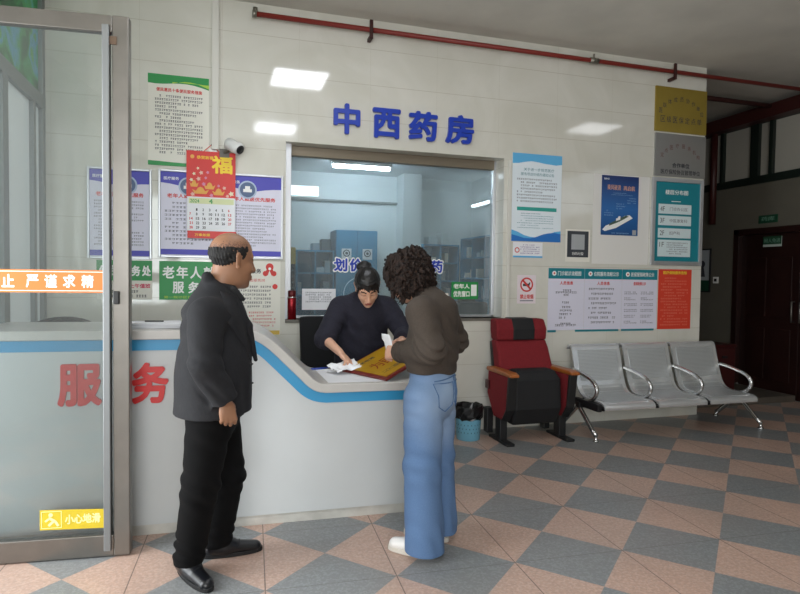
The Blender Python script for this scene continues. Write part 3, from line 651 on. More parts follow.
b = MB(WALL); b.prism([(3.14, 1.945), (3.17, 1.93), (3.30, 1.965), (3.50, 2.07), (3.46, 2.10), (3.40, 2.09), (3.28, 2.02), (3.18, 1.985)], n+E_, n+2*E_); hl = b.build('ship_hull_print', M_WPRINT, p)
b = MB(WALL); b.prism([(3.22, 1.985), (3.34, 2.03), (3.45, 2.085), (3.42, 2.095), (3.33, 2.06), (3.22, 2.005)], n+2*E_, n+3*E_); b.build('ship_deck_print', mat('deck_print', '#4b5f52', 0.5), hl)
b = MB(WALL); b.prism([(3.30, 2.035), (3.35, 2.05), (3.35, 2.085), (3.33, 2.085), (3.32, 2.065), (3.30, 2.06)], n+3*E_, n+4*E_); b.build('ship_bridge_print', M_WPRINT, hl)
text('orange_heading', '乘风破浪', 3.19, 2.345, 0.16, 0.055, n+E_, WALL, mat('salmon_print', '#d9a48c', 0.5), p, 0.02)
text('orange_heading', '再启航', 3.38, 2.345, 0.14, 0.05, n+E_, WALL, MATS['salmon_print'], p, 0.02)
text('white_lettering', '健康中国', 3.15, 2.445, 0.06, 0.02, n+E_, WALL, M_WPRINT, p)
lines('white_printing', 3.24, 2.29, 3.50, 2.325, 2, WALL, n+E_, mat('pale_blue_print', '#8fb3d9', 0.5), p, 51, 0.012, 0.4)
for uu, vv in ((3.16, 2.08), (3.30, 2.15), (3.43, 2.21)): lines('pale_printing', uu, vv, uu+0.11, vv+0.07, 3, WALL, n+E_, MATS['pale_blue_print'], p, int(uu*100), 0.012, 0.4)
lines('white_printing', 3.25, 1.90, 3.47, 1.925, 1, WALL, n+E_, MATS['pale_blue_print'], p, 53, 0.014, 0.5)
MB(WALL).rect(3.50, 3.545, 1.90, 1.95, n+E_).build('pale_square', MATS['pale_grey_print'], p)
# metal plaques
t, p = board('brass_plaque', 'square brass plaque with engraved black characters near the pillar corner', 'plaque', 3.738, 2.98, 4.385, 3.437, mat('brass', '#b9a24c', 0.42, 0.8, noise=0.08, nscale=5), 0.018); n = 0.018+E_
for i, s in enumerate('医联体成员协作单位'):
    a = math.radians(60-i*15); uu = 4.06+0.30*math.sin(-a); vv = 3.06+0.26*math.cos(a)
    text('engraved_character', s, uu-0.022, vv-0.022, 0.044, 0.05, n, WALL, M_INK, p, 0.01)
for i, s in enumerate('区级医保定点单位'[:7]): text('engraved_character', s, 3.80+i*0.077, 3.075, 0.058, 0.065, n, WALL, M_INK, p, 0.01)
t, p = board('steel_plaque', 'square polished steel plaque below the brass one', 'plaque', 3.745, 2.522, 4.385, 2.96, mat('polished_steel', '#aaaaa8', 0.35, 0.85), 0.018)
for i, s in enumerate('定点医疗服务机构'):
    a = math.radians(58-i*16.5); uu = 4.06+0.27*math.sin(-a); vv = 2.62+0.22*math.cos(a)
    text('engraved_character', s, uu-0.02, vv-0.02, 0.04, 0.045, n, WALL, mat('faded_red_print', '#7a4a44', 0.5), p, 0.01)
text('engraved_lettering', '合作单位', 3.96, 2.615, 0.22, 0.05, n, WALL, M_INK, p, 0.03)
text('engraved_lettering', '医疗保险协议管理单位', 3.82, 2.545, 0.50, 0.05, n, WALL, M_INK, p, 0.02)
# teal directory
t, p = board('floor_directory', 'teal floor directory in a silver frame with four white cards', 'directory', 3.725, 1.60, 4.375, 2.505, M_TEAL, 0.012, None, M_ALU, 0.042); n = 0.012+E_
text('white_heading', '楼层分布图', 3.89, 2.335, 0.29, 0.05, n, WALL, M_WPRINT, p, 0.02)
MB(WALL).rect(3.97, 4.09, 2.262, 2.270, n).build('printing', M_WPRINT, p)
for v0, v1, s, tx in ((2.135, 2.235, '4F', '门诊办公区'), (2.015, 2.115, '3F', '中医康复科'), (1.885, 1.985, '2F', '妇产科'), (1.69, 1.865, '1F', None)):
    c_ = MB(WALL).box(3.81, 4.225, v0, v1, 0.012, 0.016).build('white_card', mat('card_white', '#d3e3e6', 0.5), p)
    text('floor_number', s, 3.83, v1-0.075, 0.055, 0.05, 0.016+E_, WALL, M_INK, c_, 0.01)
    if tx: text('lettering', tx, 3.95, v1-0.068, 0.045*len(tx), 0.036, 0.016+E_, WALL, M_INK2, c_, 0.01)
    else: lines('printing', 3.92, v0+0.02, 4.20, v1-0.02, 6, WALL, 0.016+E_, M_INK2, c_, 61, 0.016, 0.5)
# three teal-headed posters and a red one
for i, (u0, u1, h1, h2, lab) in enumerate(((2.542, 2.950, '门诊就诊流程图', '人员信息', 'left'), (2.953, 3.393, '住院服务流程公示', '人员信息', 'middle'), (3.396, 3.826, '医保报销政策公示', '医保政策公示', 'right'))):
    t, p = board('procedure_poster', ('left white poster with teal header, right of the red chair headrest', 'middle white poster of the three with teal headers', 'right white poster with teal header, next to the orange red notice')[i], 'poster', u0, 0.935, u1, 1.548, M_LAV, 0.003, 'teal headed posters in a row')
    n = 0.003+E_; hd = MB(WALL).rect(u0, u1, 1.445, 1.548, n).build('teal_header', M_TEAL, p)
    b = MB(WALL); b.disc(u0+0.065, 1.497, 0.024, n+E_); lg = b.build('round_logo', M_WPRINT, hd); MB(WALL).rect(u0+0.055, u0+0.075, 1.492, 1.502, n+2*E_).rect(u0+0.06, u0+0.07, 1.487, 1.507, n+2*E_).build('red_cross_mark', M_RED, lg)
    text('white_lettering', h1, u0+0.105, 1.475, (u1-u0)-0.145, 0.045, n+E_, WALL, M_WPRINT, hd, 0.02)
    text('red_heading', h2, (u0+u1)/2-0.075, 1.385, 0.15, 0.036, n, WALL, M_RED, p, 0.03)
    if i == 0:
        for k, (hw, vv) in enumerate(((0.015, 1.36), (0.06, 1.33), (0.03, 1.285), (0.12, 1.31), (0.045, 1.21), (0.065, 1.165), (0.07, 1.13), (0.075, 1.095), (0.08, 1.06), (0.06, 1.0), (0.12, 0.985))):
            lines('printing', (u0+u1)/2-hw, vv-0.012, (u0+u1)/2+hw, vv+0.012, 1, WALL, n, M_INK, p, 70+k, 0.02, 0.8, False)
    elif i == 1:
        for k in range(8): lines('printing', u0+0.05+0.03*(k % 2), 1.335-k*0.048, u1-0.05-0.03*(k % 3), 1.357-k*0.048, 1, WALL, n, M_INK, p, 90+k, 0.02, 0.9, False)
    else:
        for k in range(6):
            for a, c in ((0.03, 0.19), (0.23, 0.40)): lines('printing', u0+a, 1.29-k*0.06, u0+c, 1.325-k*0.06, 2, WALL, n, M_INK2, p, 110+k, 0.02, 0.6, False)
    if i: MB(WALL).rect(u0+(-0.10 if i == 1 else 0.0), u1-0.03, 0.918, 0.938, n+E_).build('teal_tape', M_TEAL, p)
    else: MB(WALL).rect(u0+0.0, u0+0.095, 0.916, 0.938, n+E_).build('teal_tape', M_TEAL, p)
t, p = board('red_notice', 'orange red notice with yellow heading below the teal directory', 'notice', 3.842, 0.93, 4.265, 1.558, M_REDBOARD, 0.003)
text('yellow_heading', '医疗保险服务告知', 3.90, 1.505, 0.30, 0.035, 0.003+E_, WALL, M_YPRINT, p, 0.03)
lines('pale_printing', 3.875, 0.96, 4.235, 1.48, 17, WALL, 0.003+E_, mat('pale_red_print', '#e8846c', 0.5), p, 131, 0.022, 0.45)

# ------------------------------------------------------------------ pipes, ducts, camera
t = thing('fire_pipe', (2.0, -0.07, 3.56), 'long thin red pipe running high along the back wall', 'pipe')
b = MB(); b.tube([(-0.26, -0.07, 3.575), (XR, -0.07, 3.575)], 0.021, 12); b.build('pipe_run', M_PIPE, t, True)
b = MB(); b.tube([(-0.285, -0.07, 3.575), (-0.25, -0.07, 3.575)], 0.03, 12); b.tube([(-0.262, -0.07, 3.575), (-0.262, -0.07, 3.625)], 0.02, 12); b.build('end_valve', mat('dull_metal', '#8d8a80', 0.4, 0.8), t, True)
for x in (0.71, 3.90):
    b = MB(); b.box(x-0.015, x+0.015, -0.105, -0.085, 3.49, 3.65); b.box(x-0.015, x+0.015, -0.1, -0.002, 3.49, 3.52); b.build('bracket', M_DARKRED, t, bev=0.003)
b = MB(); b.tube([(2.91, -0.07, 3.575), (3.00, -0.07, 3.575)], 0.028, 12); b.tube([(2.955, -0.07, 3.6), (2.955, -0.07, 3.64)], 0.009, 8); b.build('coupling', MATS['dull_metal'], t, True)
o = MB().box(-0.60, -0.545, -0.03, 0.0, 2.46, H).build('cable_duct', mat('white_duct', '#d9d8d0', 0.5), bev=0.004); tag(o, 'white vertical cable duct right of the green bordered notice', 'cable duct')
o = MB().box(2.085, 2.115, -0.018, 0.0, 1.05, 2.56).build('cable_duct', MATS['white_duct'], bev=0.003); tag(o, 'slim white cable duct along the right edge of the window', 'cable duct')
t = thing('security_camera', (-0.50, 0, 2.48), 'white security camera beside the cable duct above the calendar', 'camera')
b = MB(); b.box(-0.54, -0.46, -0.03, 0.0, 2.40, 2.47); b.tube([(-0.50, -0.02, 2.44), (-0.47, -0.07, 2.46)], 0.016, 10); b.build('mount', mat('camera_grey', '#6d6a64', 0.5), t, bev=0.004)
b = MB(); b.tube([(-0.475, -0.05, 2.515), (-0.468, -0.06, 2.51), (-0.385, -0.135, 2.455), (-0.38, -0.14, 2.45)], [0.03, 0.05, 0.05, 0.044], 18); b.build('body', mat('camera_white', '#dfe0de', 0.35), t, True)
b = MB(); b.tube([(-0.3815, -0.139, 2.451), (-0.376, -0.144, 2.447)], 0.036, 18); b.build('lens', M_BLACK, t, True)
# recess: brown pipe, beam, signs
o = MB().tube([(XR-0.07, 1.53, 2.23), (XR-0.07, 1.53, 3.55)], 0.045, 12).build('drain_pipe', M_DARKRED, None, True); tag(o, 'short brown vertical pipe on the recess wall beside the dark door', 'pipe')
o = MB().box(XR-0.18, XR, -5.0, 3.2, 3.47, 3.63).build('trim_beam', M_DARKRED, bev=0.006); o['kind'] = 'structure'
o = MB().tube([(XC, 0.58, 3.6), (XR, 0.58, 3.6)], 0.028, 10).build('ceiling_pipe', M_DARKRED, None, True); tag(o, 'thin dark red pipe under the recess ceiling behind the pillar', 'pipe')
t, p = board('door_sign', 'small dark green sign on the wall above the recess door', 'sign', -0.84, 2.185, -0.57, 2.285, mat('dark_green_sign', '#1c4632', 0.4), 0.01, M=RW)
text('pale_lettering', '药库', -0.80, 2.21, 0.19, 0.055, 0.011, RW, mat('pale_green_print', '#6d9480', 0.5), p, 0.02)
t, p = board('door_sign', 'green and white sign on the dark recess door', 'sign', -0.80, 1.885, -0.54, 2.015, mat('sign_white', '#b9c4bd', 0.5), 0.008, n0=-0.04, M=RW)
q = MB(RW).rect(-0.80, -0.54, 1.915, 2.015, -0.031).build('green_field', MATS['dark_green_sign'], p)
text('pale_lettering', '闲人免进', -0.785, 1.935, 0.23, 0.055, -0.030, RW, MATS['pale_green_print'], q, 0.02)
t, p = board('framed_notice', 'small framed notice on the recess wall beside the pillar', 'notice', -1.90, 1.28, -1.59, 1.90, mat('grey_sheet', '#aab0b2', 0.5), 0.008, None, M_BLACK, 0.02, M=RW)
MB(RW).rect(-1.88, -1.61, 1.30, 1.45, 0.009).build('green_field', MATS['dark_green_sign'], p)
b = MB(RW); b.disc(-1.745, 1.68, 0.05, 0.009); b.prism([(-1.80, 1.50), (-1.69, 1.50), (-1.72, 1.64), (-1.77, 1.64)], 0.0085, 0.0092); b.build('figure_print', M_INK, p)
t = thing('light_switch', (XR, 1.50, 1.40), 'light switch on the recess wall left of the dark door', 'switch')
MB(RW).box(-1.545, -1.455, 1.41, 1.50, 0, 0.012).build('switch_plate', M_WHITE, t, bev=0.003); MB(RW).box(-1.52, -1.48, 1.435, 1.475, 0.012, 0.018).build('rocker', M_BLACK, t)
t = thing('storage_box', (5.35, 0.72, 0.075), 'dark red box on the recess step behind the bench', 'box')
MB().box(5.18, 5.53, 0.60, 0.85, 0.076, 0.63).build('body', mat('dark_red_lacquer', '#3c0f0f', 0.4), t, bev=0.008)
MB().box(5.17, 5.54, 0.59, 0.86, 0.63, 0.67).build('lid', MATS['dark_red_lacquer'], t, bev=0.008)
MB().box(5.32, 5.40, 0.585, 0.60, 0.50, 0.53).build('handle', M_BLACK, t, bev=0.003)
# ------------------------------------------------------------------ red folding-seat chair
M_UPH = mat('red_upholstery', '#7c161f', 0.85, noise=0.15, nscale=60, bump=0.1)
M_WOOD = mat('orange_brown_wood', '#a8602a', 0.35, noise=0.25, nscale=14)
M_DKUP = mat('black_upholstery', '#141518', 0.7, bump=0.1)
t = thing('auditorium_chair', (2.15, -0.35, 0), 'red auditorium chair with black headrest strip, wooden armrests and folded black seat', 'chair')
cx = 2.15
def loft(rows, name, m, parent, bev=0.02, smooth=False):   # rows of (x0,x1,y0,y1,z)
    b = MB(); R = [[b.V((x0, y0, z)), b.V((x1, y0, z)), b.V((x1, y1, z)), b.V((x0, y1, z))] for x0, x1, y0, y1, z in rows]
    for A, B in zip(R, R[1:]):
        for k in range(4): b.F([A[k], A[(k+1) % 4], B[(k+1) % 4], B[k]])
    b.F(R[0][::-1]); b.F(R[-1]); return b.build(name, m, parent, smooth, bev, None, 3)
loft([(cx-.255, cx+.27, -.34, -.22, .42), (cx-.27, cx+.275, -.33, -.19, .60), (cx-.265, cx+.265, -.25, -.13, .80), (cx-.262, cx+.26, -.20, -.09, .875)], 'backrest', M_UPH, t, 0.025)
loft([(cx-.258, cx+.256, -.222, -.09, .868), (cx-.260, cx+.258, -.228, -.07, .97), (cx-.252, cx+.248, -.19, -.05, 1.065)], 'headrest', M_UPH, t, 0.022)
loft([(cx-.095, cx+.125, -.230, -.09, .872), (cx-.097, cx+.127, -.235, -.05, .97), (cx-.095, cx+.123, -.198, -.04, 1.072)], 'headrest_strip', M_DKUP, t, 0.012)
loft([(cx-.25, cx+.25, -.20, -.15, .30), (cx-.25, cx+.25, -.10, -.05, .85)], 'back_shell', M_BLACK, t, 0.01)
loft([(cx-.235, cx+.215, -.50, -.38, .15), (cx-.245, cx+.225, -.56, -.36, .30), (cx-.245, cx+.22, -.55, -.33, .55), (cx-.20, cx+.18, -.50, -.34, .635)], 'folded_seat', M_DKUP, t, 0.03)
loft([(cx-.225, cx+.205, -.37, -.28, .20), (cx-.225, cx+.205, -.34, -.26, .60)], 'seat_cushion', M_UPH, t, 0.03)
for s, ax in ((-1, cx-.300), (1, cx+.290)):
    b = MB(); b.prism([(-.60, .60), (-.22, .60), (-.20, .40), (-.34, .21), (-.50, .21), (-.575, .32)], ax-.038, ax+.038, 'x'); b.build('side_panel', M_UPH, t, bev=0.008)
    b = MB(); b.prism([(-.63, .60), (-.598, .60), (-.573, .32), (-.50, .215), (-.50, .195), (-.59, .31)], ax-.040, ax+.040, 'x'); b.build('front_trim', M_BLACK, t, bev=0.006)
    b = MB(); b.prism([(-.66, .60), (-.655, .625), (-.60, .638), (-.20, .638), (-.18, .615), (-.20, .60)], ax-.045, ax+.045, 'x'); b.build('armrest', M_WOOD, t, bev=0.01)
    MB().box(ax-.035, ax+.035, -.47, -.37, .02, .30).build('leg', M_BLACK, t, bev=0.006)
    MB().box(ax-.04, ax+.04, -.61, -.25, 0, .025).build('foot_plate', M_BLACK, t, bev=0.008)
    MB().box(ax-.03*1, ax+.03, -.20, -.12, .02, .25).build('rear_leg', M_BLACK, t, bev=0.005)
MB().box(cx-.36, cx-.335, -.26, -.20, .44, .52).build('hinge_cover', MATS['dark_red_lacquer'], t, bev=0.006)

# ------------------------------------------------------------------ steel waiting bench
def perforated():
    m = bpy.data.materials.new('perforated_steel'); m.use_nodes = True; nt = m.node_tree; b = nt.nodes['Principled BSDF']; N = nt.nodes.new; L = nt.links.new
    tc = N('ShaderNodeTexCoord'); sp = N('ShaderNodeSeparateXYZ'); L(tc.outputs['Object'], sp.inputs[0])
    ad = N('ShaderNodeMath'); ad.operation = 'SUBTRACT'; L(sp.outputs[2], ad.inputs[0]); L(sp.outputs[1], ad.inputs[1])
    cb = N('ShaderNodeCombineXYZ'); L(sp.outputs[0], cb.inputs[0]); L(ad.outputs[0], cb.inputs[1])
    vo = N('ShaderNodeTexVoronoi'); vo.voronoi_dimensions = '2D'; vo.inputs['Scale'].default_value = 110; vo.inputs['Randomness'].default_value = 0; L(cb.outputs[0], vo.inputs['Vector'])
    lt = N('ShaderNodeMath'); lt.operation = 'LESS_THAN'; lt.inputs[1].default_value = 0.27; L(vo.outputs['Distance'], lt.inputs[0])
    mx = N('ShaderNodeMix'); mx.data_type = 'RGBA'; L(lt.outputs[0], mx.inputs[0]); mx.inputs[6].default_value = (*lin('#d6dadc'), 1); mx.inputs[7].default_value = (*lin('#a5aaac'), 1)
    L(mx.outputs[2], b.inputs['Base Color']); b.inputs['Metallic'].default_value = 0.6; b.inputs['Roughness'].default_value = 0.38; return m
M_PERF = perforated(); M_BST = mat('silver_painted_steel', '#e0e3e5', 0.25, 0.6); M_CHR = mat('chrome', '#cfd0d0', 0.15, 0.95)
t = thing('waiting_bench', (3.56, -0.4, 0), 'silver three seat waiting bench of perforated steel against the wall', 'bench')
pr = [(-.095, .765), (-.11, .797), (-.14, .812), (-.17, .80), (-.19, .76), (-.235, .60), (-.275, .475), (-.31, .405), (-.36, .365), (-.43, .352), (-.55, .352), (-.64, .350), (-.69, .338), (-.718, .312), (-.715, .285)]
pin = [(p[0], p[1]) for p in dense(pr, 2)]
for x0, x1 in ((2.705, 3.24), (3.28, 3.822), (3.862, 4.42)):
    b = MB(); b.strip([(p[0], p[1]) for p in pin], offs(pin, -0.014), x0, x1)
    # strip works in (first, second, third): remap to (x, y, z)
    for v in b.bm.verts: v.co = Vector((v.co.z, v.co.x, v.co.y))
    s_ = b.build('seat_shell', M_BST, t, bev=0.004)
    sub = [p for p in pin if -0.68 < p[0] < -0.183]
    up = offs(sub, 0.0035); dn = offs(sub, 0.0005)
    half = min(range(len(sub)), key=lambda i: abs(sub[i][1]-0.405))
    for a, c in ((0, half-2), (half-1, len(sub)-1)):
        b = MB(); b.strip(up[a:c+1], dn[a:c+1], x0+0.05, x1-0.05)
        for v in b.bm.verts: v.co = Vector((v.co.z, v.co.x, v.co.y))
        b.build('perforated_panel', M_PERF, s_)
    b = MB(); b.prism([(-.70, .288), (-.35, .335), (-.33, .30), (-.66, .27)], x0+0.02, x0+0.06, 'x'); b.prism([(-.70, .288), (-.35, .335), (-.33, .30), (-.66, .27)], x1-0.06, x1-0.02, 'x'); b.build('seat_bracket', M_BLACK, s_)
for x in (2.685, 3.262, 3.843, 4.44):
    pts = dense([(-.225, .585), (-.33, .575), (-.45, .553), (-.55, .525), (-.61, .48), (-.62, .43), (-.59, .38), (-.53, .345), (-.44, .325)], 3)
    b = MB(); b.tube([(x, p[0], p[1]) for p in pts], 0.019, 10); b.build('armrest', M_CHR, t, True)
MB().box(2.64, 4.50, -.42, -.36, .255, .305).build('beam', M_BLACK, t, bev=0.005)
for x in (2.665, 4.545):
    b = MB(); b.tube([(x, -.65, .055), (x, -.60, .085), (x, -.40, .25), (x, -.38, .285), (x, -.35, .25), (x, -.14, .07), (x, -.10, .04)], 0.021, 10); lg = b.build('leg', M_CHR, t, True)
    for y in (-.65, -.10):
        b = MB(); b.lathe([(.026, 0), (.026, .012), (.014, .014), (.016, .062), (.02, .065)], (x, y, 0), 14); b.build('levelling_foot', M_CHR, lg, True)
MB().box(2.655, 2.70, -.68, -.30, .27, .335).build('end_bracket', M_BLACK, t, bev=0.004)
for x in (3.26, 3.842): MB().box(x-.02, x+.02, -.60, -.38, .255, .29).build('seat_clamp', M_BLACK, t, bev=0.003)

# ------------------------------------------------------------------ waste bin
t = thing('waste_bin', (1.60, -0.27, 0), 'light blue waste bin with a black bag between the woman and red chair', 'bin')
M_BIN = mat('light_blue_plastic', '#7cc0dc', 0.4)
b = MB(); b.lathe([(.098, 0.0), (.104, 0.004), (.118, .24), (.122, .245), (.112, .25), (.10, .02), (.0, .02)], (1.60, -.27, 0), 28, False); b.build('bucket', M_BIN, t, True)
b = MB()
for k in range(22):
    for r in range(3):
        a = 2*math.pi*(k+0.5*(r % 2))/22; z = .075+r*.034; rr = .1045+z*.058; da = 0.055
        b.quad(*[(1.60+rr*math.cos(a+q*da), -.27+rr*math.sin(a+q*da), z+h) for q, h in ((-.7, 0), (0, -.009), (.7, 0), (0, .009))])
b.build('lattice_holes', mat('dark_lattice', '#3d7288', 0.6), t)
rnd = random.Random(7); b = MB(); rings = []
for r, z in ((.117, .185), (.123, .20), (.131, .22), (.133, .25), (.134, .285), (.128, .305), (.112, .298), (.10, .25), (.05, .16), (.0, .15)):
    rings.append([b.V((1.60+(r+rnd.uniform(-.006, .006)*(r > .01))*math.cos(2*math.pi*k/30), -.27+(r+rnd.uniform(-.006, .006)*(r > .01))*math.sin(2*math.pi*k/30), z+rnd.uniform(-.011, .011)*(r > .09))) for k in range(30)])
for A, B in zip(rings, rings[1:]):
    for k in range(30): b.F([A[k], A[(k+1) % 30], B[(k+1) % 30], B[k]])
b.build('bin_bag', mat('black_bag_film', '#101113', 0.28), t, False)

# ------------------------------------------------------------------ office chairs behind the counter
def office_chair(x, y, rz, label, top, wd, rd=0.10):
    t = thing('office_chair', (x, y, 0), label, 'chair'); M = Matrix.Translation((x, y, 0)) @ Matrix.Rotation(rz, 4, 'Z')
    b = MB(M); prf = []
    for i in range(13):
        a = math.pi*i/12; e = 1 if rd > .05 else .35; prf.append((-(wd/2)*math.copysign(abs(math.cos(a))**e, math.cos(a)), top-rd+rd*abs(math.sin(a))**e))
    prf = [(-wd/2*0.94, 0.60)]+prf+[(wd/2*0.94, 0.60)]
    b.prism([(p[0], p[1]) for p in prf], -0.03, 0.03, 'y'); b.build('backrest', M_BLACKF, t, bev=0.012)
    MB(M).box(-.24, .24, .06, .52, .44, .52).build('seat', M_BLACKF, t, bev=0.03)
    MB(M).box(-.03, .03, -.05, -.02, .42, .80).box(-.03, .03, -.05, .25, .40, .43).build('back_support', M_BLACK, t)
    MB(M).tube([(0, .28, .10), (0, .28, .43)], 0.03, 12).build('gas_column', M_BLACK, t, True)
    for k in range(5):
        a = 2*math.pi*k/5+0.3; c, s = math.cos(a), math.sin(a)
        l = MB(M).tube([(0, .28, .11), (.22*c, .28+.22*s, .085)], 0.022, 8).build('base_arm', M_BLACK, t, True)
        w_ = MB(M).tube([(.22*c-.02*s, .28+.22*s+.02*c, .03), (.22*c+.02*s, .28+.22*s-.02*c, .03)], 0.03, 12).build('caster', M_BLACK, l, True)
    return t
office_chair(0.36, -0.20, math.pi, 'black office chair behind the woman in the navy sweater', 1.105, 0.52, 0.03)
office_chair(-1.50, -0.82, 0.12, 'black office chair behind the high left end of the counter', 1.155, 0.42)

# ------------------------------------------------------------------ thermos on the window sill
t = thing('thermos_flask', (0.062, 0.025, WZ0), 'red metal thermos flask standing on the left end of the window sill', 'flask')
MB().lathe([(.034, 0), (.037, .004), (.037, .19), (.033, .20)], (.062, .025, WZ0), 24).build('body', mat('red_metal', '#8e1620', 0.25, 0.6), t, True)
MB().lathe([(.033, .20), (.034, .203), (.034, .245), (.028, .252)], (.062, .025, WZ0), 24).build('cap', mat('dark_red_cap', '#5a1216', 0.3, 0.4), t, True)
MB().lathe([(.0375, .185), (.0375, .197)], (.062, .025, WZ0), 24).build('steel_ring', M_CHR, t, True)

# ------------------------------------------------------------------ inside the pharmacy
M_CAB = mat('cyan_blue_cabinet', '#3f8fb5', 0.45); M_CABD = mat('deep_blue_shelf', '#2c6f94', 0.5)
t = thing('medicine_cabinet', (1.31, 3.2, 0), 'tall cyan blue two door cabinet in the pharmacy', 'cabinet')
MB().box(1.01, 1.61, 3.05, 3.49, 0, 2.09).build('body', M_CABD, t, bev=0.005)
for x0, x1, hx in ((1.015, 1.305, 1.285), (1.315, 1.605, 1.335)):
    d_ = MB().box(x0, x1, 3.03, 3.05, 0.06, 2.085).build('door', M_CAB, t, bev=0.004)
    MB().tube([(hx, 3.02, 1.0), (hx, 3.0, 1.02), (hx, 3.0, 1.14), (hx, 3.02, 1.16)], 0.007, 8).build('handle', M_CHR, d_, True)
    n_ = MB(PM((0, 3.03, 0), (1, 0, 0))).rect((x0+x1)/2-.07, (x0+x1)/2+.07, 1.68, 1.83, 0.001).build('label_sheet', M_PAPER, d_)
    MB(PM((0, 3.03, 0), (1, 0, 0))).disc((x0+x1)/2, 1.765, 0.05, 0.002, r0=0.035).disc((x0+x1)/2, 1.765, 0.02, 0.002).build('round_mark', M_INK, n_)
SHELF_N = [0]
def shelf_unit(name, M, W_, D_, z0, z1, cols, rows, label, seed, boxlab):
    t = thing(name, tuple(M @ Vector((W_/2, z0, 0))), label, 'shelf'); th = 0.02
    MB(M).box(0, W_, z0, z1, -D_, -D_+0.015).build('back_panel', M_CABD, t)
    MB(M).box(0, th, z0, z1, -D_+.015, 0).build('side_panel', M_CAB, t); MB(M).box(W_-th, W_, z0, z1, -D_+.015, 0).build('side_panel', M_CAB, t)
    zs = [z0+(z1-th-z0)*i/rows for i in range(rows+1)]; us = [W_*i/cols for i in range(cols+1)]
    for z in zs: MB(M).box(th, W_-th, z, z+th, -D_+.015, 0).build('shelf_board', M_CAB, t)
    for u in us[1:-1]: MB(M).box(u-th/2, u+th/2, z0+th, z1-th, -D_+.015, -0.002).build('divider', M_CAB, t)
    if z0 > 0.1: MB(M).box(0, W_, 0, z0, -D_, 0).build('base_cupboard', M_CAB, t)
    rnd = random.Random(seed); nth = 0
    cols_ = ['#d8dcd9', '#c9d3d6', '#b8c8cf', '#e1ddd0', '#9fb7c2']
    for ci in range(cols):
        for ri in range(rows):
            u = us[ci]+0.03; 
            while u < us[ci+1]-0.10:
                w_ = rnd.uniform(.05, .11); h_ = rnd.uniform(.06, (zs[1]-zs[0])*0.62)
                if rnd.random() < 0.62 and zs[ri] > 0.9:
                    o = MB(M).box(u, u+w_, zs[ri]+th, zs[ri]+th+h_, -D_+.06, -.05-rnd.uniform(0, .06)).build('medicine_box', mat('carton_%d' % rnd.randrange(5), cols_[rnd.randrange(5)], 0.6))
                    tag(o, boxlab, 'box', 'medicine boxes in the pharmacy shelves')
                u += w_+0.015
    return t
shelf_unit('pigeonhole_shelf', PM((0.47, 3.10, 0), (1, 0, 0)), 0.53, 0.38, 0.85, 1.80, 2, 3, 'blue pigeonhole shelf left of the tall blue cabinet', 3, 'pale medicine box in the shelf left of the tall cabinet')
shelf_unit('pigeonhole_shelf', PM((2.31, 3.10, 0), (1, 0, 0)), 0.58, 0.38, 0.85, 1.93, 2, 4, 'blue pigeonhole shelf on the far wall beside the pillar', 5, 'pale medicine box in the shelf beside the pillar')
shelf_unit('pigeonhole_shelf', PM((2.90, 3.08, 0), (0, -1, 0)), 1.25, 0.33, 0.85, 2.02, 3, 4, 'blue pigeonhole shelf along the right wall of the pharmacy', 8, 'pale medicine box in the shelf along the right wall')
for i, (x0, x1, y0, y1, z0, h_, lab) in enumerate(((2.42, 2.56, 3.15, 3.35, 1.93, .12, 'pale carton on top of the shelf beside the pillar, left one'), (2.62, 2.74, 3.15, 3.35, 1.93, .17, 'pale carton on top of the shelf beside the pillar, right one'), (0.70, 0.80, 3.15, 3.35, 1.80, .10, 'grey carton on top of the shelf left of the tall cabinet'), (0.83, 0.96, 3.15, 3.35, 1.80, .16, 'taller dark carton on top of the shelf left of the tall cabinet'))):
    tag(MB().box(x0, x1, y0, y1, z0, z0+h_).build('carton', mat('carton_%d' % (i+5), ['#c4cfd2', '#d3dad9', '#8c9da5', '#56646c'][i], 0.6), bev=0.003), lab, 'carton')
t = thing('file_rack', (0.36, 3.2, 0), 'black rack of file trays at the left of the pharmacy', 'rack')
MB().box(0.27, 0.45, 3.08, 3.40, 0, 1.60).build('body', M_BLACK, t)
for k in range(7): MB().box(0.275, 0.445, 3.06, 3.08, 1.02+k*.08, 1.045+k*.08).build('tray_edge', mat('tray_grey', '#4b5254', 0.5), t)
tag(MB().box(0.26, 0.46, 3.08, 3.38, 1.601, 1.83).build('yellow_carton', mat('yellow_carton_board', '#b59a45', 0.6), bev=0.004), 'yellow carton on top of the black file rack in the pharmacy', 'carton')
t = thing('work_table', (1.0, 0.6, 0), 'pale work table behind the window inside the pharmacy', 'table')
MB().box(-0.2, 2.3, 0.30, 0.85, 0.97, 1.0).build('tabletop', M_WHITE, t, bev=0.004)
for x in (-0.15, 2.25):
    for y in (0.34, 0.81): MB().box(x-.02, x+.02, y-.02, y+.02, 0, .97).build('leg', M_ALU, t)
t = thing('printer', (1.95, 0.6, 1.0), 'dark printer on the table behind the green sticker', 'printer')
MB().box(1.78, 2.12, 0.45, 0.78, 1.001, 1.19).build('body', M_BLACK, t, bev=0.02); MB().box(1.83, 2.07, 0.42, 0.46, 1.03, 1.05).build('paper_tray', M_BLACK, t); MB().box(1.86, 2.04, 0.60, 0.64, 1.19, 1.25).build('paper_feed', M_BLACK, t)
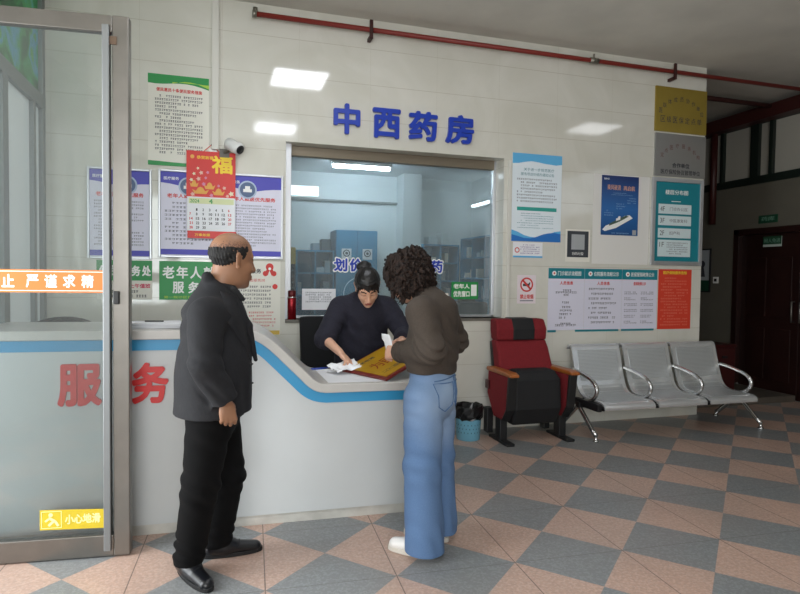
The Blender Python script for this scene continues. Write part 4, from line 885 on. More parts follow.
# ------------------------------------------------------------------ people: smooth implicit bodies meshed with surface nets
class Field:
    def __init__(s, lo, hi, res=0.004):
        s.lo = np.array(lo, np.float32); s.res = res
        s.n = np.ceil((np.array(hi)-np.array(lo))/res).astype(int)+1
        s.ax = [s.lo[i]+res*np.arange(s.n[i], dtype=np.float32) for i in range(3)]
        s.D = np.full(s.n, 0.12, np.float32)
    def sub(s, lo, hi):
        sl = []
        for i in range(3):
            a = int(max(0, math.floor((lo[i]-s.lo[i])/s.res))); b = int(min(s.n[i], math.ceil((hi[i]-s.lo[i])/s.res)+1))
            if b <= a: return None, None
            sl.append(slice(a, b))
        return tuple(sl), np.meshgrid(*[s.ax[i][sl[i]] for i in range(3)], indexing='ij', sparse=True)
    def put(s, sl, d, k, mode):
        D = s.D[sl]
        if mode == 'u':
            if k > 0:
                h = np.clip(0.5+0.5*(D-d)/k, 0, 1); s.D[sl] = D*(1-h)+d*h-k*h*(1-h)
            else: s.D[sl] = np.minimum(D, d)
        else:
            if k > 0:
                h = np.clip(0.5-0.5*(D+d)/k, 0, 1); s.D[sl] = D*(1-h)-d*h+k*h*(1-h)
            else: s.D[sl] = np.maximum(D, -d)
    def cone(s, a, b, ra, rb, k=0.02, sq=None, mode='u', T=None, sc=1.0, cuts=(), wr=None):
        a, b = np.array(a, float), np.array(b, float)
        if T is not None:
            a, b = T[:3, :3] @ (a*sc)+T[:3, 3], T[:3, :3] @ (b*sc)+T[:3, 3]; ra, rb = ra*sc, rb*sc
            if sq is not None: sq = (T[:3, :3] @ np.array(sq[0]), sq[1])
        m = max(ra, rb)*(max(1, sq[1]) if sq is not None else 1)+k+0.025
        sl, P = s.sub(np.minimum(a, b)-m, np.maximum(a, b)+m)
        if sl is None: return
        p = [P[i]-np.float32(a[i]) for i in range(3)]; ba = b-a
        if sq is not None:
            n = np.array(sq[0], float); n /= np.linalg.norm(n); f = 1/sq[1]-1
            dn = p[0]*np.float32(n[0])+p[1]*np.float32(n[1])+p[2]*np.float32(n[2])
            p = [p[i]+dn*np.float32(n[i]*f) for i in range(3)]
            ba = ba+n*(ba @ n)*f
        l2 = max(float(ba @ ba), 1e-9)
        t = np.clip((p[0]*np.float32(ba[0])+p[1]*np.float32(ba[1])+p[2]*np.float32(ba[2]))/l2, 0, 1)
        d = np.sqrt((p[0]-t*np.float32(ba[0]))**2+(p[1]-t*np.float32(ba[1]))**2+(p[2]-t*np.float32(ba[2]))**2)-(ra+(rb-ra)*t)
        if wr is not None: d = d+wr(P[0], P[1], P[2], t)
        for c, n in cuts:   # keep the side the normal points away from
            n = np.array(n, float); n /= np.linalg.norm(n)
            d = np.maximum(d, (P[0]-np.float32(c[0]))*np.float32(n[0])+(P[1]-np.float32(c[1]))*np.float32(n[1])+(P[2]-np.float32(c[2]))*np.float32(n[2]))
        s.put(sl, d.astype(np.float32), k, mode)
    def ell(s, c, r, k=0.02, mode='u', T=None, sc=1.0, R=None, cuts=()):
        c = np.array(c, float); r = np.array(r, float); A = np.eye(3) if R is None else np.array(R, float)
        if T is not None: c = T[:3, :3] @ (c*sc)+T[:3, 3]; A = T[:3, :3] @ A; r = r*sc
        m = r.max()+k+0.02
        sl, P = s.sub(c-m, c+m)
        if sl is None: return
        p = [P[i]-np.float32(c[i]) for i in range(3)]
        q = [p[0]*np.float32(A[0, i])+p[1]*np.float32(A[1, i])+p[2]*np.float32(A[2, i]) for i in range(3)]
        k0 = np.sqrt(sum((q[i]/np.float32(r[i]))**2 for i in range(3))); k1 = np.sqrt(sum((q[i]/np.float32(r[i]**2))**2 for i in range(3)))+1e-6
        d = k0*(k0-1)/k1
        for cc, n in cuts:
            cc, n = np.array(cc, float), np.array(n, float)
            if T is not None: cc = T[:3, :3] @ (cc*sc)+T[:3, 3]; n = T[:3, :3] @ n
            d = np.maximum(d, (P[0]-np.float32(cc[0]))*np.float32(n[0])+(P[1]-np.float32(cc[1]))*np.float32(n[1])+(P[2]-np.float32(cc[2]))*np.float32(n[2]))
        s.put(sl, d.astype(np.float32), k, mode)
    def cut(s, c, n):
        n = np.array(n, float); n /= np.linalg.norm(n); P = np.meshgrid(*s.ax, indexing='ij', sparse=True)
        s.D = np.maximum(s.D, (P[0]-np.float32(c[0]))*np.float32(n[0])+(P[1]-np.float32(c[1]))*np.float32(n[1])+(P[2]-np.float32(c[2]))*np.float32(n[2]))
    def folds(s, c, rad, dirv, amp, wl, ph=0.0, bend=0.0):
        """cloth folds: ridges across direction dirv around point c"""
        c = np.array(c, float); sl, P = s.sub(c-rad, c+rad)
        if sl is None: return
        dv = np.array(dirv, float); dv /= np.linalg.norm(dv)
        x = [P[i]-np.float32(c[i]) for i in range(3)]
        u = x[0]*np.float32(dv[0])+x[1]*np.float32(dv[1])+x[2]*np.float32(dv[2])
        r2 = (x[0]**2+x[1]**2+x[2]**2)/np.float32(rad*rad)
        w = np.clip(1-r2, 0, 1)**2
        wob = np.sin((x[0]*13+x[1]*17-x[2]*11)+ph)*bend
        s.D[sl] += (1.7*amp*np.sin(u*np.float32(2*math.pi/wl)+ph+wob)*w).astype(np.float32)
    def noise(s, amp, sc, seed=0):
        P = np.meshgrid(*s.ax, indexing='ij', sparse=True); r = np.random.RandomState(seed); N = 0
        for i in range(5):
            v = r.normal(size=3); v *= sc*(0.6+0.5*i)/np.linalg.norm(v)
            N = N+np.sin(P[0]*np.float32(v[0])+P[1]*np.float32(v[1])+P[2]*np.float32(v[2])+r.uniform(0, 6.28))
        near = np.abs(s.D) < 0.03
        s.D = np.where(near, s.D+amp*N/2.2, s.D).astype(np.float32)
    def mesh(s):
        D = s.D; S = D < 0; n = D.shape
        c = np.zeros((n[0]-1, n[1]-1, n[2]-1), np.int8)
        for i in (0, 1):
            for j in (0, 1):
                for k in (0, 1): c += S[i:n[0]-1+i, j:n[1]-1+j, k:n[2]-1+k]
        act = (c > 0) & (c < 8); idx = np.argwhere(act); I, J, K = idx.T
        acc = np.zeros((len(idx), 3)); cnt = np.zeros(len(idx))
        corners = [(i, j, k) for i in (0, 1) for j in (0, 1) for k in (0, 1)]
        for a in corners:
            for ax in range(3):
                if a[ax]: continue
                b = list(a); b[ax] = 1
                da = D[I+a[0], J+a[1], K+a[2]]; db = D[I+b[0], J+b[1], K+b[2]]
                m = (da < 0) != (db < 0); t = np.where(m, da/np.where(m, da-db, 1), 0)
                p = np.array(a, float)[None, :].repeat(len(idx), 0); p[:, ax] = t
                acc[m] += p[m]; cnt[m] += 1
        V = s.lo+(idx+acc/np.maximum(cnt, 1)[:, None])*s.res
        mp = np.full(act.shape, -1, np.int32); mp[I, J, K] = np.arange(len(idx)); Q = []
        for ax in range(3):
            o = [(0, 0, 0)]*4; e = [i for i in range(3) if i != ax]
            sa = [slice(None)]*3; sb = [slice(None)]*3; sa[ax] = slice(0, -1); sb[ax] = slice(1, None)
            X = S[tuple(sa)] != S[tuple(sb)]; inside = S[tuple(sa)]
            E = np.argwhere(X); ok = (E[:, e[0]] > 0) & (E[:, e[1]] > 0) & (E[:, e[0]] < n[e[0]]-1) & (E[:, e[1]] < n[e[1]]-1); E = E[ok]
            ins = inside[E[:, 0], E[:, 1], E[:, 2]]
            def at(d0, d1):
                q = E.copy(); q[:, e[0]] -= d0; q[:, e[1]] -= d1; return mp[q[:, 0], q[:, 1], q[:, 2]]
            q = np.stack([at(1, 1), at(0, 1), at(0, 0), at(1, 0)], 1)
            flip = ins if ax != 1 else ~ins
            q[~flip] = q[~flip][:, ::-1]; Q.append(q)
        Q = np.concatenate(Q); Q = Q[(Q >= 0).all(1)]
        return V.astype(np.float32), Q
def relax(V, Q, it=1, f=0.5):
    for _ in range(it):
        acc = np.zeros_like(V); cnt = np.zeros(len(V), np.float32)
        for a, b in ((0, 1), (1, 2), (2, 3), (3, 0)):
            np.add.at(acc, Q[:, a], V[Q[:, b]]); np.add.at(acc, Q[:, b], V[Q[:, a]]); np.add.at(cnt, Q[:, a], 1); np.add.at(cnt, Q[:, b], 1)
        V = V*(1-f)+f*acc/np.maximum(cnt, 1)[:, None]
    return V
def field_object(F, name, mats, parent, matfn=None, it=1):
    V, Q = F.mesh()
    if it: V = relax(V, Q, it)
    me = bpy.data.meshes.new(name); me.vertices.add(len(V)); me.vertices.foreach_set('co', V.ravel())
    me.loops.add(len(Q)*4); me.loops.foreach_set('vertex_index', Q.ravel().astype(np.int32))
    me.polygons.add(len(Q)); me.polygons.foreach_set('loop_start', np.arange(0, len(Q)*4, 4, dtype=np.int32)); me.polygons.foreach_set('loop_total', np.full(len(Q), 4, np.int32))
    me.update(); me.validate()
    o = link(name, me, mats, parent, smooth=True)
    if matfn is not None:
        C_ = V[Q].mean(1); me.polygons.foreach_set('material_index', matfn(C_).astype(np.int32)); me.update()
    return o
def frame(loc, yaw, pitch, roll=0.0):
    M = Matrix.Translation(loc) @ Matrix.Rotation(math.radians(yaw), 4, 'Z') @ Matrix.Rotation(math.radians(pitch), 4, 'Y') @ Matrix.Rotation(math.radians(roll), 4, 'X')
    return np.array(M)
def head(F, T, sc=1.0, fem=0.0):
    kw = dict(T=T, sc=sc)
    F.ell((-.008, 0, .036), (.100, .078, .086), 0, **kw)
    F.ell((.022, 0, -.035), (.070, .064, .088), .03, **kw)
    F.ell((.040, 0, -.085), (.050, .046-.006*fem, .042), .025, **kw)
    F.ell((.070, 0, -.108), (.020, .022, .017), .02, **kw)                        # chin
    for s in (-1, 1):
        F.ell((.056, s*.036, -.035), (.030, .026, .026), .02, **kw)                # cheek
        F.cone((.086, s*.012, .026), (.072, s*.046, .022), .011, .010, .012, **kw)  # brow ridge
        F.ell((.094, s*.032, .004), (.014, .018, .011), .010, 's', **kw)
        F.ell((.0775, s*.032, .003), (.013, .016, .0125), .004, **kw)              # eye ball and lids
        F.ell((.099, s*.013, -.043), (.011, .009, .009), .006, **kw)               # nostril wing
        F.cone((-.004, s*.072, -.030), (-.012, s*.084, .018), .012, .014, .006, sq=((0.3, s, 0), .45), **kw)   # ear
        F.ell((.004, s*.089, -.004), (.010, .006, .016), .004, 's', **kw)
        F.ell((-.002, s*.074, -.036), (.011, .007, .010), .005, **kw)
    F.cone((.090, 0, .014), (.110, 0, -.034), .009, .0125, .012, **kw)              # nose
    F.ell((.112, 0, -.036), (.011, .011, .010), .006, **kw)
    F.cone((.090, -.018, -.070), (.090, .018, -.070), .0085, .0085, .008, **kw)     # lips
    F.cone((.097, -.008, -.068), (.097, .008, -.068), .006, .006, .006, **kw)
    F.cone((.093, -.012, -.0815), (.093, .012, -.0815), .008, .008, .007, **kw)
    F.cone((.106, -.022, -.0755), (.106, .022, -.0755), .0022, .0022, .003, None, 's', **kw)
    F.ell((.094, 0, -.094), (.010, .020, .006), .010, 's', **kw)
def face_mats(T, sc, closed=False, open_eye=True):
    Ti = np.linalg.inv(T)
    def fn(C_):
        p = (C_ @ Ti[:3, :3].T+Ti[:3, 3])/sc; x, y, z = p.T; ay = np.abs(y)
        m = np.zeros(len(C_), int)
        brow = (x > .055) & (np.abs(z-(.027-.12*np.abs(ay-.030)+0.002)) < .0045) & (ay > .013) & (ay < .049)
        m[brow] = 1
        m[(x > .07) & (np.abs(z+.0735) < .011-.22*np.maximum(ay-.004, 0)) & (ay < .023) & (z < -.060)] = 2
        if not closed:
            e = (x > .065) & (((ay-.032)/.013)**2+((z-.003)/.0048)**2 < 1); m[e] = 3
            m[e & (np.abs(ay-.032) < .006)] = 1
            m[(x > .065) & (np.abs(z-.0085) < .0022) & (np.abs(ay-.032) < .015)] = 1
        else: m[(x > .065) & (np.abs(z+.0035) < .0025) & (np.abs(ay-.032) < .015)] = 1
        return m
    return fn
def hand(F, wrist, fd, pn, th, sc=1.0, curl=(0.5, 0.6, 0.4), thumb=0.5, spread=0.10):
    """wrist point, direction of the fingers, palm normal (palm side), direction of the thumb side"""
    w = np.array(wrist, float); fd = np.array(fd, float); fd /= np.linalg.norm(fd)
    pn = np.array(pn, float); pn -= fd*(pn @ fd); pn /= np.linalg.norm(pn)
    tl = np.cross(fd, pn); tl *= np.sign(tl @ np.array(th, float)) or 1
    lens = (.070, .078, .072, .056); offs_ = (.030, .0095, -.011, -.030); kn = (.086, .090, .085, .076)
    for i in range(4):
        kp = w+(fd*kn[i]+tl*offs_[i])*sc
        F.cone(w+(fd*.012+tl*offs_[i]*0.55)*sc, kp, .0155*sc, .0115*sc, .008*sc if i else .004)
        p = kp; a = 0.0; d0 = fd+tl*spread*(1.2-0.8*i); d0 /= np.linalg.norm(d0)
        for j, (fr, r0, r1) in enumerate(((.45, .0098, .0088), (.31, .0088, .0080), (.24, .0080, .0066))):
            a += curl[j]*(1+.12*i); dv = d0*math.cos(a)+pn*math.sin(a); q = p+dv*lens[i]*fr*sc
            F.cone(p, q, r0*sc, r1*sc, .0025); p = q
    F.ell(w+(fd*.045+pn*.004)*sc, (.036*sc, .036*sc, .018*sc), .012, R=np.stack([fd, tl, pn], 1))
    b = w+(fd*.022+tl*.026+pn*.008)*sc; d1 = fd*.62+tl*(.72-.5*thumb)+pn*(.25+.5*thumb); d1 /= np.linalg.norm(d1)
    m = b+d1*.042*sc; d2 = fd*.85+tl*(.3-.6*thumb)+pn*.45*thumb+pn*.1; d2 /= np.linalg.norm(d2); e = m+d2*.030*sc; d3 = d2+pn*.25; d3 /= np.linalg.norm(d3)
    F.cone(w+(fd*.005+tl*.012)*sc, b+d1*.01*sc, .015*sc, .0145*sc, .01); F.cone(b, m, .0140*sc, .0105*sc, .006); F.cone(m, e, .0105*sc, .0095*sc, .003); F.cone(e, e+d3*.020*sc, .0095*sc, .0070*sc, .003)
def leg(F, hip, knee, ank, r, k=0.03, **kw):
    F.cone(hip, knee, r[0], r[1], k, **kw); F.cone(knee, ank, r[1], r[2], k, **kw)
M_BROW = mat('dark_hair_tint', '#1c1716', 0.7); M_EYEW = mat('eye_white', '#d8d2cc', 0.3)
def skin(name, c, lip):
    m = mat(name, c, 0.5, noise=0.06, nscale=30); m.node_tree.nodes['Principled BSDF'].inputs['Subsurface Weight'].default_value = 0.08
    m.node_tree.nodes['Principled BSDF'].inputs['Subsurface Radius'].default_value = (0.012, 0.005, 0.003)
    return [m, M_BROW, mat(name+'_lip', lip, 0.45), M_EYEW]
def sole(name, m, parent, heel, toe, w0, w1, h, z=0.0):
    a, b = Vector((heel[0], heel[1])), Vector((toe[0], toe[1])); d = (b-a).normalized(); n = Vector((-d.y, d.x)); L = (b-a).length; o = []
    for i in range(32):
        t = 2*math.pi*i/32; c, s = math.cos(t), math.sin(t); x = L/2+L/2*c*(1.0); ww = w0+(w1-w0)*min(1, max(0, x/L*1.35)); 
        q = a+d*x+n*(ww*math.copysign(abs(s)**0.7, s)); o.append((q.x, q.y))
    return MB().prism(o, z, z+h, 'n').build(name, m, parent, bev=0.003)

# ---------------------------------------------------------------- man in the dark jacket
def man():
    t = thing('person', (-0.58, -2.15, 0), 'balding man in a dark grey jacket and black trousers standing at the counter', 'person')
    X = -0.575; Y = -2.17
    T = frame((-0.476, Y, 1.512), 26, 5); sc = 1.04
    F = Field((-0.98, -2.66, -0.02), (-0.18, -1.72, 1.70))
    head(F, T, sc)
    F.cone((-.535, Y, 1.33), (-.512, Y, 1.45), .062, .058, .03)
    F.cone((-.575, Y, .86), (-.575, Y, 1.20), .13, .13, .03, sq=((1, 0, 0), .75))
    F.cone((-.59, Y-.15, 1.27), (-.59, Y+.15, 1.27), .055, .055, .05)
    F.cone((-.585, Y, 1.25), (-.545, Y, 1.34), .08, .06, .04)
    rs, re, rw = (-.590, -2.375, 1.26), (-.592, -2.425, 1.045), (-.508, -2.398, .882)
    ls, le, lw = (-.575, -1.965, 1.26), (-.57, -1.90, 1.03), (-.46, -1.92, .86)
    for s_, e_, w_ in ((rs, re, rw), (ls, le, lw)):
        F.cone(s_, e_, .045, .038, .03); F.cone(e_, w_, .038, .027, .02)
    hand(F, (-.504, -2.397, .872), (.16, 0.0, -.99), (-.25, .95, 0), (1, 0.25, 0), .95, (.75, 1.0, .6), 0.8, 0.03)
    hand(F, (-.457, -1.921, .85), (.10, 0.0, -.99), (-.25, -.95, 0), (1, -.25, 0), 1.0, (.45, .6, .4), 0.5, 0.04)
    rl = ((-.568, -2.26, .82), (-.615, -2.25, .46), (-.675, -2.165, .09)); ll = ((-.550, -2.08, .82), (-.492, -2.055, .44), (-.545, -2.0, .09))
    for L_ in (rl, ll): leg(F, *L_, (.085, .055, .035))
    F.cone((-.685, -2.15, .05), (-.60, -2.29, .035), .032, .024, .02); F.cone((-.56, -2.0, .05), (-.40, -1.985, .035), .032, .024, .02)
    fm = face_mats(T, sc); Ti = np.linalg.inv(T)
    def man_mats(C_):
        m = fm(C_); p = (C_ @ Ti[:3, :3].T+Ti[:3, 3])/sc; r = np.random.RandomState(2).rand(len(C_))
        d = p[:, 2]-.055-.12*p[:, 0]; m[(d > -.02) & (d < .030*r**1.5) & (p[:, 0] < .035+.01*r)] = 4; return m
    field_object(F, 'body', skin('warm_skin', '#91694f', '#955c4c')+[mat('thin_hair_skin', '#6a4c3d', 0.6)], t, man_mats)
    # hair: a dark fringe round the back and sides, crown bald
    F = Field((-.64, -2.32, 1.36), (-.33, -2.02, 1.68), 0.003)
    F.ell((-.010, 0, .032), (.1020, .0800, .087), 0, T=T, sc=sc, cuts=(((0, 0, .058), (-.12, 0, .99)), ((.030, 0, .0), (.95, 0, -.30)), ((0, 0, -.034), (.35, 0, -.94))))
    F.ell((.0, .09, -.012), (.022, .03, .036), .006, 's', T=T, sc=sc); F.ell((.0, -.09, -.012), (.022, .03, .036), .006, 's', T=T, sc=sc)
    F.noise(0.0022, 200, 1)
    field_object(F, 'hair', mat('short_black_hair', '#0e0c0b', 0.75, noise=0.4, nscale=120), t)
    # jacket
    F = Field((-.98, -2.66, .70), (-.18, -1.72, 1.52)); hem = ((0, 0, .803), (.02, 0, -1))
    F.cone((-.562, Y, .70), (-.556, Y, 1.0), .236, .205, 0, sq=((1, 0, 0), .80), cuts=(hem,))
    F.cone((-.556, Y, .98), (-.548, Y, 1.20), .205, .184, .05, sq=((1, 0, 0), .82), cuts=(hem,))
    F.cone((-.568, Y-.165, 1.258), (-.563, Y+.165, 1.258), .072, .072, .06)
    F.cone((-.570, Y, 1.25), (-.550, Y, 1.36), .122, .082, .05)
    for s_, e_, w_ in ((rs, re, rw), (ls, le, lw)):
        wv = np.array(w_)-np.array(e_)
        F.cone(s_, e_, .080, .068, .035); F.cone(e_, tuple(np.array(w_)+wv*.12), .068, .058, .02, cuts=((w_, wv),))
    # opening for the shirt: a V in front of the chest, and the collar turned over
    for s in (-1, 1):
        F.cone((-.588, Y+s*.052, 1.43), (-.475, Y+s*.072, 1.335), .020, .018, .012)
        F.cone((-.475, Y+s*.072, 1.335), (-.398, Y+s*.055, 1.20), .018, .016, .012); F.cone((-.398, Y+s*.055, 1.20), (-.364, Y+s*.012, 1.03), .016, .010, .012)
    F.cone((-.588, Y-.05, 1.425), (-.588, Y+.05, 1.425), .017, .017, .03)
    F.cone((-.40, Y, 1.42), (-.345, Y, 1.12), .07, .012, .01, None, 's')
    F.cone((-.515, Y, 1.45), (-.55, Y, 1.34), .066, .064, .008, None, 's')
    # folds at elbow, armhole, waist
    F.folds(re, .14, (.35, 0, .94), .004, .062, 0.4, 1.4); F.folds((-.55, -2.41, .93), .12, (.6, 0, .8), .005, .05, 1.0, 1.2)
    F.folds((-.60, -2.36, 1.17), .15, (.7, 0, .5), .0025, .075, 2.0, 1.0); F.folds((-.66, -2.25, .92), .22, (.8, 0.2, .35), .003, .11, 0.5, 1.5)
    F.folds((-.45, -2.28, .90), .2, (.9, .1, .3), .004, .10, 0.0, 1.5); F.folds((-.70, -2.17, 1.20), .18, (0, .3, 1), .004, .09, 0.2, 1.0)
    jm = mat('dark_grey_wool', '#121318', 0.85, noise=0.25, nscale=70, bump=0.15)
    j = field_object(F, 'jacket', jm, t, it=2)
    b = MB()
    for z, x in ((1.02, -.390), (.93, -.388)): b.lathe([(.0, -.005), (.011, -.004), (.011, .003), (0, .005)], (x, Y-.075, z), 12, False)
    b.build('button', M_BLACK, j)
    from mathutils.bvhtree import BVHTree
    bv = BVHTree.FromPolygons([v.co[:] for v in j.data.vertices], [tuple(q.vertices) for q in j.data.polygons])
    def side(x, z, off):
        h = bv.ray_cast(Vector((x, -3.0, z)), Vector((0, 1, 0)))[0]
        return Vector((h.x, h.y-off, h.z)) if h else Vector((x, Y-.10, z))
    b = MB(); rows = []
    for k in range(15):
        q = k/14; z = 1.345-.325*q; xi = -.462+.082*min(1, q*1.35)-.004; w_ = (.062 if q < .22 else (.040 if q < .30 else .075*(1-(q-.30)/.70)**.8))
        rows.append([side(xi-w_*f_, z+(.02*f_ if q < .25 else 0), .006-.003*(f_ == 0)) for f_ in (0, .5, 1)])
    G_ = [[b.V(p) for p in r_] for r_ in rows]
    for A_, B_ in zip(G_, G_[1:]):
        for i in (0, 1): b.F([A_[i], A_[i+1], B_[i+1], B_[i]])
    lp = b.build('lapel', jm, j, True); so = lp.modifiers.new('thickness', 'SOLIDIFY'); so.thickness = .006
    # shirt with collar
    F = Field((-.75, -2.36, 1.0), (-.30, -1.98, 1.50))
    F.cone((-.545, Y, 1.05), (-.548, Y, 1.24), .165, .150, 0, sq=((1, 0, 0), .90), cuts=(((0, 0, 1.06), (0, 0, -1)),)); F.cone((-.55, Y, 1.24), (-.53, Y, 1.36), .12, .074, .04)
    F.cone((-.53, Y, 1.34), (-.522, Y, 1.405), .074, .070, .01, cuts=(((-.522, 0, 1.398), (.25, 0, 1)),))
    for s in (-1, 1): F.cone((-.47, Y+s*.055, 1.375), (-.425, Y+s*.045, 1.325), .016, .010, .01)
    F.cone((-.52, Y, 1.45), (-.53, Y, 1.36), .060, .060, .004, None, 's')
    field_object(F, 'shirt', mat('charcoal_shirt', '#17181b', 0.8), t)
    # trousers
    F = Field((-.90, -2.50, .03), (-.25, -1.85, .98)); 
    F.cone((-.562, Y, .92), (-.560, Y, .80), .145, .150, 0, sq=((1, 0, 0), .88), cuts=(((0, 0, .95), (0, 0, 1)),))
    tw = np.array(rl[2])-np.array(rl[1])
    for (h_, k_, a_), ph in ((rl, 0.0), (ll, 1.3)):
        F.cone(h_, k_, .110, .083, .03); F.cone(k_, (a_[0], a_[1], .05), .083, .070, .03, cuts=(((0, 0, .068), (0, 0, -1)),))
        F.folds((a_[0], a_[1], .15), .14, (.3, 0.1, 1), .007, .055, ph, 1.8); F.folds(k_, .17, (.5, 0, .85), .006, .075, ph, 1.3); F.folds((h_[0], h_[1], .70), .16, (.6, 0, .8), .005, .08, ph, 1.2)
    field_object(F, 'trousers', mat('black_trousers', '#050506', 0.9, bump=0.1, spec=0.2), t, it=2)
    # shoes
    lm = mat('black_shoe_leather', '#121317', 0.28)
    for ank, heel, toe in (((-.675, -2.165), (-.715, -2.095), (-.555, -2.375)), ((-.545, -2.0), (-.61, -2.003), (-.325, -1.978))):
        F = Field((min(heel[0], toe[0])-.09, min(heel[1], toe[1])-.09, .0), (max(heel[0], toe[0])+.09, max(heel[1], toe[1])+.09, .16), .003)
        h_, o_ = Vector(heel), Vector(toe); d = (o_-h_).normalized()
        P_ = lambda s, z: ((h_+d*s).x, (h_+d*s).y, z)
        F.cone(P_(.045, .05), P_(.13, .045), .043, .042, 0); F.cone(P_(.13, .042), P_(.255, .026), .043, .036, .02, sq=((0, 0, 1), .8)); F.cone((ank[0], ank[1], .11), P_(.10, .055), .046, .045, .03)
        F.cut((0, 0, .012), (0, 0, -1)); F.cut((0, 0, .118), (0, 0, 1))
        s_ = field_object(F, 'shoe', lm, t)
        sole('sole', mat('black_rubber', '#0c0c0d', 0.7), s_, P_(.0, 0)[:2], P_(.298, 0)[:2], .034, .044, .02, 0.001)
        b = MB(); n = Vector((-d.y, d.x))
        for q in range(3):
            c = h_+d*(.135+.022*q); z = .088-.009*q; b.tube([(c.x+n.x*.02, c.y+n.y*.02, z-.006), (c.x, c.y, z+.002), (c.x-n.x*.02, c.y-n.y*.02, z-.006)], .0028, 6)
        b.tube([P_(.125, .094), (P_(.12, .12)[0]+n.x*.02, P_(.12, .12)[1]+n.y*.02, .118)], .0025, 6)
        b.build('lace', M_BLACK, s_)
    return t
man()

# ---------------------------------------------------------------- woman in the brown sweater
def woman():
    t = thing('person', (0.54, -2.2, 0), 'woman with curly dark hair in a brown sweater and wide blue jeans, seen from behind', 'person')
    f = np.array([-.75, .66, 0]); f /= np.linalg.norm(f); l = np.array([-f[1], f[0], 0]); C_ = np.array([.535, -2.20, 0])
    def P(a, b, z): return tuple(C_+f*a+l*b+np.array([0, 0, z]))
    T = frame((.430, -2.112, 1.445), 142, 22); sc = 1.0
    F = Field((.15, -2.66, -.02), (.98, -1.72, 1.66))
    head(F, T, sc, 1.0)
    F.cone(P(.03, 0, 1.30), P(.085, 0, 1.42), .052, .048, .03)
    F.cone(P(0, 0, .90), P(.0, 0, 1.18), .115, .12, .03, sq=(f, .72)); F.cone(P(.0, -.13, 1.25), P(.0, .13, 1.25), .05, .05, .05)
    ls, le, lw = P(.0, .160, 1.265), (.458, -2.415, 1.085), (.374, -2.15, 1.045)
    rs, re, rw = P(.0, -.160, 1.265), (.762, -1.985, 1.08), (.54, -1.90, 1.06)
    for s_, e_, w_ in ((ls, le, lw), (rs, re, rw)): F.cone(s_, e_, .04, .034, .03); F.cone(e_, w_, .034, .024, .02)
    hand(F, (.370, -2.135, 1.043), (-.45, .88, -.10), (.80, .30, -.45), (.1, .1, 1), .98, (.6, .7, .4), .8, .02)
    hand(F, (.525, -1.90, 1.06), (-.90, .15, -.05), (-.3, -.8, -.3), (0, 0, 1), .92, (.6, .7, .4), .6, .02)
    la = ((.475, -2.262, .82), (.468, -2.268, .45), (.482, -2.275, .08)); ra = ((.588, -2.137, .82), (.598, -2.128, .45), (.618, -2.118, .08))
    for L_ in (la, ra): leg(F, *L_, (.08, .05, .032)); F.cone((L_[2][0], L_[2][1], .05), tuple(np.array([L_[2][0], L_[2][1], .04])+f*.12), .03, .022, .02)
    field_object(F, 'body', skin('fair_skin', '#d3a58c', '#b4685c'), t, face_mats(T, sc))
    # curly hair
    F = Field((.20, -2.33, 1.24), (.66, -1.88, 1.67), .0035)
    F.ell((-.012, 0, .036), (.114, .106, .100), 0, T=T, sc=sc, cuts=(((.075, 0, 0), (.9, 0, -.35)),))
    F.ell((-.020, 0, -.025), (.080, .106, .085), .03, T=T, sc=sc)
    rnd = random.Random(12)
    for i in range(420):
        a = rnd.uniform(-2.5, 2.5)+math.pi; z = rnd.uniform(-.095, .135); rr = math.sqrt(max(0.05, 1-((z-.03)/.16)**2))
        x, y = .115*rr*math.cos(a)-.012, .112*rr*math.sin(a)
        if x > .06 and z < .03: continue
        d = Vector((rnd.uniform(-1, 1), rnd.uniform(-1, 1), -1.2)).normalized()*.03
        F.cone((x, y, z), (x+d.x, y+d.y, z+d.z), rnd.uniform(.007, .014), rnd.uniform(.005, .010), .004, T=T, sc=sc)
    for s in (-1, 1):
        for i in range(14):
            x, y, z = rnd.uniform(.0, .085), s*rnd.uniform(.075, .105), rnd.uniform(-.10, .06)
            F.cone((x, y, z), (x+.01, y+s*.01, z-.03), rnd.uniform(.014, .022), .012, .006, T=T, sc=sc)
    F.noise(.003, 230, 3)
    field_object(F, 'curly_hair', mat('dark_brown_curls', '#15100e', 0.75, noise=0.5, nscale=60, c2='#2c1f19', spec=0.25), t, it=0)
    b = MB(); Tm = Matrix(T.tolist())
    for i in range(230):      # loose spiral strands
        a = rnd.uniform(-2.75, 2.75)+math.pi; z = rnd.uniform(-.085, .135); rr = math.sqrt(max(0.05, 1-((z-.03)/.16)**2)); x, y = .116*rr*math.cos(a)-.008, .112*rr*math.sin(a)
        L_ = rnd.uniform(.035, .075); R_ = rnd.uniform(.004, .009); tw = rnd.uniform(9, 15); ph = rnd.uniform(0, 6.3); o = Vector((x+.01, y, max(z-.03, -.05))).normalized(); pts = []
        for k in range(13):
            q = k/12; c_ = Vector((x, y, z))+o*(.012*math.sin(q*3.1))+Vector((o.x*.10, o.y*.10, -1)).normalized()*L_*q
            pts.append(Tm @ (c_+Vector((math.cos(tw*q+ph)*R_, math.sin(tw*q+ph)*R_, 0))))
        b.tube(pts, [.0030*(1-.5*k/12) for k in range(13)], 5)
    b.build('loose_curls', MATS['dark_brown_curls'], t, True)
    # sweater
    F = Field((.12, -2.68, .86), (1.0, -1.70, 1.46)); up = np.array([0, 0, 1.])
    F.cone(P(0, 0, .97), P(-.005, 0, 1.06), .164, .172, 0, sq=(f, .74), cuts=((P(0, 0, .955), (0, 0, -1)),))
    F.cone(P(-.005, 0, 1.06), P(-.012, 0, 1.20), .172, .170, .04, sq=(f, .72), cuts=((P(0, 0, .955), (0, 0, -1)),))
